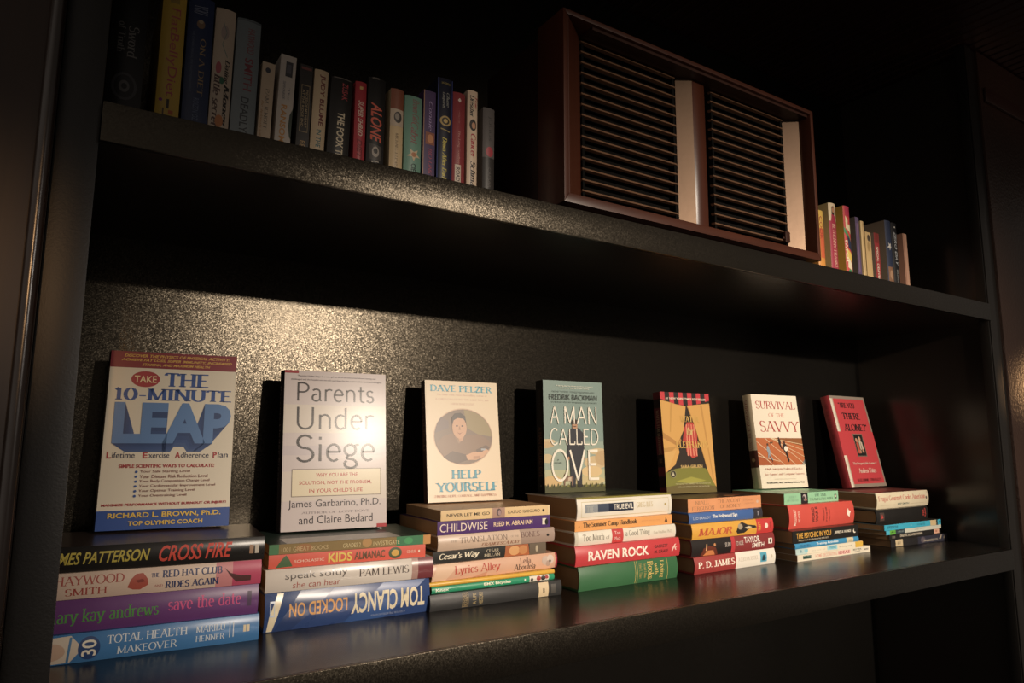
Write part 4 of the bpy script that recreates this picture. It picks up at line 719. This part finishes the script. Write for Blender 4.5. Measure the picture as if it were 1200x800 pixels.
up('cream-spined hardcover with black and red lettering and a small face', 52.4, 1.95, 23.0, '#dcc2a6', [t('Drescher', .05, .28, .2, .6, '#2a201c', 'S'), t('Fran', .06, .18, .66, .9, '#b03a38', 'S'), e(.36, .5, .06, .32, '#2a201c'), e(.365, .56, .035, .18, '#c8906c'), t('Cancer', .45, .70, .3, .8, '#b03038', 'S'), t('Schma', .73, .99, .3, .8, '#2a201c', 'S'), r(0, 1, .93, 1, '#4a3a34')])
up('grey hardcover with a red dot, last in the row left of the speaker cabinet', 55.35, 2.2, 20.8, '#5c5654', [r(.6, 1, 0, 1, '#2c2826'), t('JULIUS', .1, .4, .4, .66, '#332e2c', 'n'), e(.53, .55, .06, .32, '#a83440'), t('CAESAR', .72, .96, .4, .66, '#5a5450', 'n')])
VG = 'books standing upright on the upper shelf right of the speaker cabinet'
up('orange and yellow book half hidden behind the right end of the speaker cabinet', 146.2, 2.6, 20.2, '#d8902c', [r(0, .3, 0, 1, '#d8b044'), r(.3, .8, .3, 1, '#d05c2c'), t('COOK', .1, .5, .3, .7, '#a83420', 'b')], group=VG, vis=5.8)
up('crimson-spined cream hardcover with a woman pictured at the top of its spine', 151.2, 2.8, 22.9, '#d9bd7c', [r(.0, .26, 0, 1, '#d8c4a0'), r(.26, 1, 0, 1, '#a01c3c'), p([(.05, .35), (.04, .6), (.08, .72), (.16, .7), (.2, .5), (.16, .3)], '#33201c'), e(.1, .52, .04, .14, '#b8805c'), p([(.16, .3), (.18, .75), (.26, .85), (.26, .2)], '#a01c3c'), t('BETHENNY FRANKEL', .3, .98, .3, .72, '#e0b8a0', 's')], group=VG, vis=5.8)
up('yellow and red hardcover with a multicoloured patchwork spine', 157.2, 2.6, 23.3, '#d8a630', [r(0, 1, 0, 1, '#c83c3c'), r(0, .14, .2, 1, '#b02848'), p([(.14, .2), (.3, 1), (.4, 1), (.32, .2)], '#e0cfa4'), p([(.3, .0), (.5, .9), (.56, .8), (.38, 0)], '#3c8a54'), p([(.42, .3), (.52, 1), (.66, 1), (.6, .4)], '#26304c'), p([(.6, .1), (.7, 1), (.8, 1), (.76, .1)], '#e0c04a'), p([(.74, .3), (.84, .9), (.94, .8), (.88, .2)], '#e4d4b4'), p([(.2, .5), (.24, .9), (.28, .5)], '#c83c3c'), e(.95, .5, .04, .3, '#3c8a54'), t('PATCH', .5, .8, .05, .3, '#f0dcc0', 'h')], group=VG, vis=5.8)
up('slim purple-grey book right of the patchwork spine', 162.2, 1.6, 21.4, '#6c625c', [r(0, 1, 0, 1, '#5a4a6c'), r(.1, .9, .3, .6, '#7a5c7c')], group=VG, vis=5.8, hard=False)
up('very slim cream book in the row right of the speaker cabinet', 164.5, 1.25, 20.8, '#d8ba82', [r(0, 1, .6, .75, '#b08c58')], group=VG, vis=5.8, hard=False)
up('short beige paperback with a dark mark at the top of its spine', 166.2, 2.5, 18.3, '#c8a870', [e(.12, .6, .07, .25, '#4a3c30'), e(.3, .5, .1, .2, '#a88854')], group=VG, vis=5.8, hard=False)
up('short red paperback with white capitals in the row right of the speaker cabinet', 170.2, 2.2, 18.7, '#9a8676', [r(0, 1, 0, 1, '#9c2c30'), r(0, .2, .1, .9, '#7a2a24'), t('SPECIAL', .28, .58, .3, .7, '#e8d4c0', 'b'), t('DELIVER', .62, .96, .3, .7, '#e8d4c0', 'b')], group=VG, vis=5.8, hard=False)
up('tall navy hardcover with a white star on its spine', 175.5, 2.75, 22.9, '#8a7866', [r(0, 1, 0, 1, '#2a3450'), p([(.40+.07*(1 if i % 2 == 0 else .4)*math.cos(R(36*i)), .5+.36*(1 if i % 2 == 0 else .4)*math.sin(R(36*i))) for i in range(10)], '#d0ccc4'), r(.72, .98, .1, .95, '#8a6248'), e(.84, .5, .07, .25, '#b08868')], group=VG, vis=5.8)
up('black hardcover with white slanted capitals beside the starred navy one', 178.4, 2.7, 22.8, '#16151a', [e(.07, .5, .015, .1, '#d8d4c8'), t('ZERO DAY', .14, .68, .32, .7, '#c8ccd0', 'i'), t('BALDACCI', .74, .96, .38, .58, '#a8a8a4', 'n')], group=VG, vis=5.8)
up('pinkish-tan book at the right end of the upper shelf row', 184.0, 1.9, 20.8, '#c08a72', [r(0, 1, 0, 1, '#d0a084'), r(0, 1, .1, .3, '#b07c64')], group=VG, vis=5.8, hard=False)

# ------------------------------------------------------------------ wooden speaker cabinet
M_WALN = wood_mat('walnut_rim', '#35190f', '#50291a', .34, 0)
M_WALV = wood_mat('walnut_rim_upright', '#35190f', '#50291a', .34, 2)
M_DARK = wood_mat('dark_walnut_body', '#1c0f0c', '#281511', .42, 2, .35)
M_INN = wood_mat('dark_walnut_recess', '#2a1610', '#3a2016', .40, 0, .35)
M_METL = paint_mat('pale_brushed_panel', '#6a5748', .40, 90, .12, .5); M_METL.node_tree.nodes['Principled BSDF'].inputs['Metallic'].default_value = 0.85
M_SLAT, _nt, _b = new_mat('bronze_slats')
_n = _nt.nodes.new('ShaderNodeTexNoise'); _n.inputs['Scale'].default_value = 30
_cr = _nt.nodes.new('ShaderNodeMix'); _cr.data_type = 'RGBA'; _cr.inputs[6].default_value = (*lin('#5a4030'), 1); _cr.inputs[7].default_value = (*lin('#7e5f48'), 1)
_nt.links.new(_n.outputs['Fac'], _cr.inputs[0]); _nt.links.new(_cr.outputs[2], _b.inputs['Base Color'])
_b.inputs['Metallic'].default_value = 0.2; _b.inputs['Roughness'].default_value = 0.42
M_CLOTH = paint_mat('black_grille_cloth', '#0d0c0b', .9, 500, .3, .1)
FX0, FX1, FZ0, FZ1, FY = 61.4, 125.2, 60.4, 91.9, -15.2
rad = empty('speaker_cabinet', (93, -4, ZU), 'vintage wooden stereo speaker cabinet with two slatted grilles on the upper shelf', 'speaker')
def rp(name, bm, mat, bevel=0, parent=None, smooth=None):
    o = finish(bm, name, mat, None, smooth or (40 if bevel else None), None, bevel)
    o.parent = rad; o.location = Vector((0, 0, Z0))*CM - rad.location
    if parent:
        o.parent = parent; o.location = (0, 0, 0)
    return o
bm = bmesh.new(); add_box(bm, (FX0+1.2, FY+6, ZU), (FX1-1.2, 10, FZ1-.3)); rp('body', bm, M_DARK, .25)
bm = bmesh.new(); add_box(bm, (FX0+2, FY+2.0, ZU), (FX1-2, FY+5.99, FZ0+.3)); rp('plinth', bm, M_DARK)
fr = []
bm = bmesh.new(); add_prism(bm, [(FX0, FZ0), (FX1, FZ0), (FX1-.9, FZ0+1.5), (FX0+.9, FZ0+1.5)], FY, FY+7, 1); rp('bottom_rail', bm, M_WALN, .12)
bm = bmesh.new(); add_prism(bm, [(FX0, FZ1), (FX1, FZ1), (FX1-.9, FZ1-.8), (FX0+.9, FZ1-.8)], FY, FY+7, 1); rp('top_rail', bm, M_WALN, .1)
bm = bmesh.new(); add_prism(bm, [(FX0, FZ0), (FX0+.9, FZ0+1.5), (FX0+.9, FZ1-.8), (FX0, FZ1)], FY, FY+7, 1); rp('side_rail', bm, M_WALV, .1)
bm = bmesh.new(); add_prism(bm, [(FX1, FZ0), (FX1-.9, FZ0+1.5), (FX1-.9, FZ1-.8), (FX1, FZ1)], FY, FY+7, 1); rp('side_rail', bm, M_WALV, .1)
RY = FY+4.0; IZ0, IZ1 = FZ0+1.5, FZ1-.8
bm = bmesh.new(); add_box(bm, (FX0+.9, RY+1.2, IZ0), (FX1-.9, RY+2.2, IZ1)); rp('grille_cloth', bm, M_CLOTH)
# sloped inner liners: recess top board and left bevel
bm = bmesh.new(); add_prism(bm, [(FX0+.91, FY+.35), (FX0+1.3, FY+.35), (67.7, RY), (67.7, RY+1.1), (FX0+.91, RY+1.1)], IZ0+.01, IZ1-.01, 2); rp('inner_stile', bm, M_WALV)
bm = bmesh.new(); add_box(bm, (67.75, FY+.6, IZ1-.55), (FX1-1.0, RY+1.1, IZ1-.02)); rp('inner_header', bm, M_INN)
# divider and right panel: pale angled faces
def pale(name, pts, z0=IZ0+.02, z1=IZ1-.56):
    bm = bmesh.new(); add_prism(bm, pts, z0, z1, 2); return rp(name, bm, M_METL)
bm = bmesh.new(); add_prism(bm, [(90.5, RY+1.1), (93.1, RY-1.05), (96.2, RY-1.05), (98.7, RY+1.1)], IZ0+.02, IZ1-.56, 2); rp('divider', bm, M_WALV, .06)
pale('pale_strip', [(90.1, RY+.3), (92.95, RY-1.12), (93.05, RY-1.0), (90.4, RY+.55)])
bm = bmesh.new(); add_prism(bm, [(121.3, RY+1.1), (124.1, RY-1.3), (124.25, RY-1.3), (124.25, RY+1.1)], IZ0+.02, IZ1-.56, 2); rp('end_post', bm, M_INN)
pale('pale_strip', [(121.0, RY+.3), (123.95, RY-1.5), (124.1, RY-1.38), (121.3, RY+.55)])
for gx0, gx1 in ((67.75, 90.4), (98.75, 121.25)):
    g = None
    for s in (gx0+.25, gx1-1.5):
        bm = bmesh.new(); add_box(bm, (s, RY-.1, IZ0+.05), (s+.5, RY+1.15, IZ1-.6)); pst = rp('grille_post', bm, M_CLOTH)
        g = g or pst
    for k in range(16):
        z = IZ0+.75+k*(IZ1-.8-IZ0-.9)/15.0
        bm = bmesh.new(); add_prism(bm, [(RY-.35, z-.1), (RY-.25, z+.22), (RY+.6, z+.35), (RY+.6, z+.05), (RY+.3, z-.22)], gx0+.05, gx1-1.0, 0)
        s = rp('slat', bm, M_SLAT)
# small latch on the right grille
bm = bmesh.new(); add_box(bm, (118.6, RY-.9, IZ0+2.2), (120.0, RY-.3, IZ0+4.4)); add_box(bm, (118.2, RY-.7, IZ0+2.8), (118.6, RY-.3, IZ0+3.2)); add_box(bm, (120.0, RY-.7, IZ0+3.4), (120.3, RY-.3, IZ0+3.8)); rp('latch', bm, M_INN, .1)
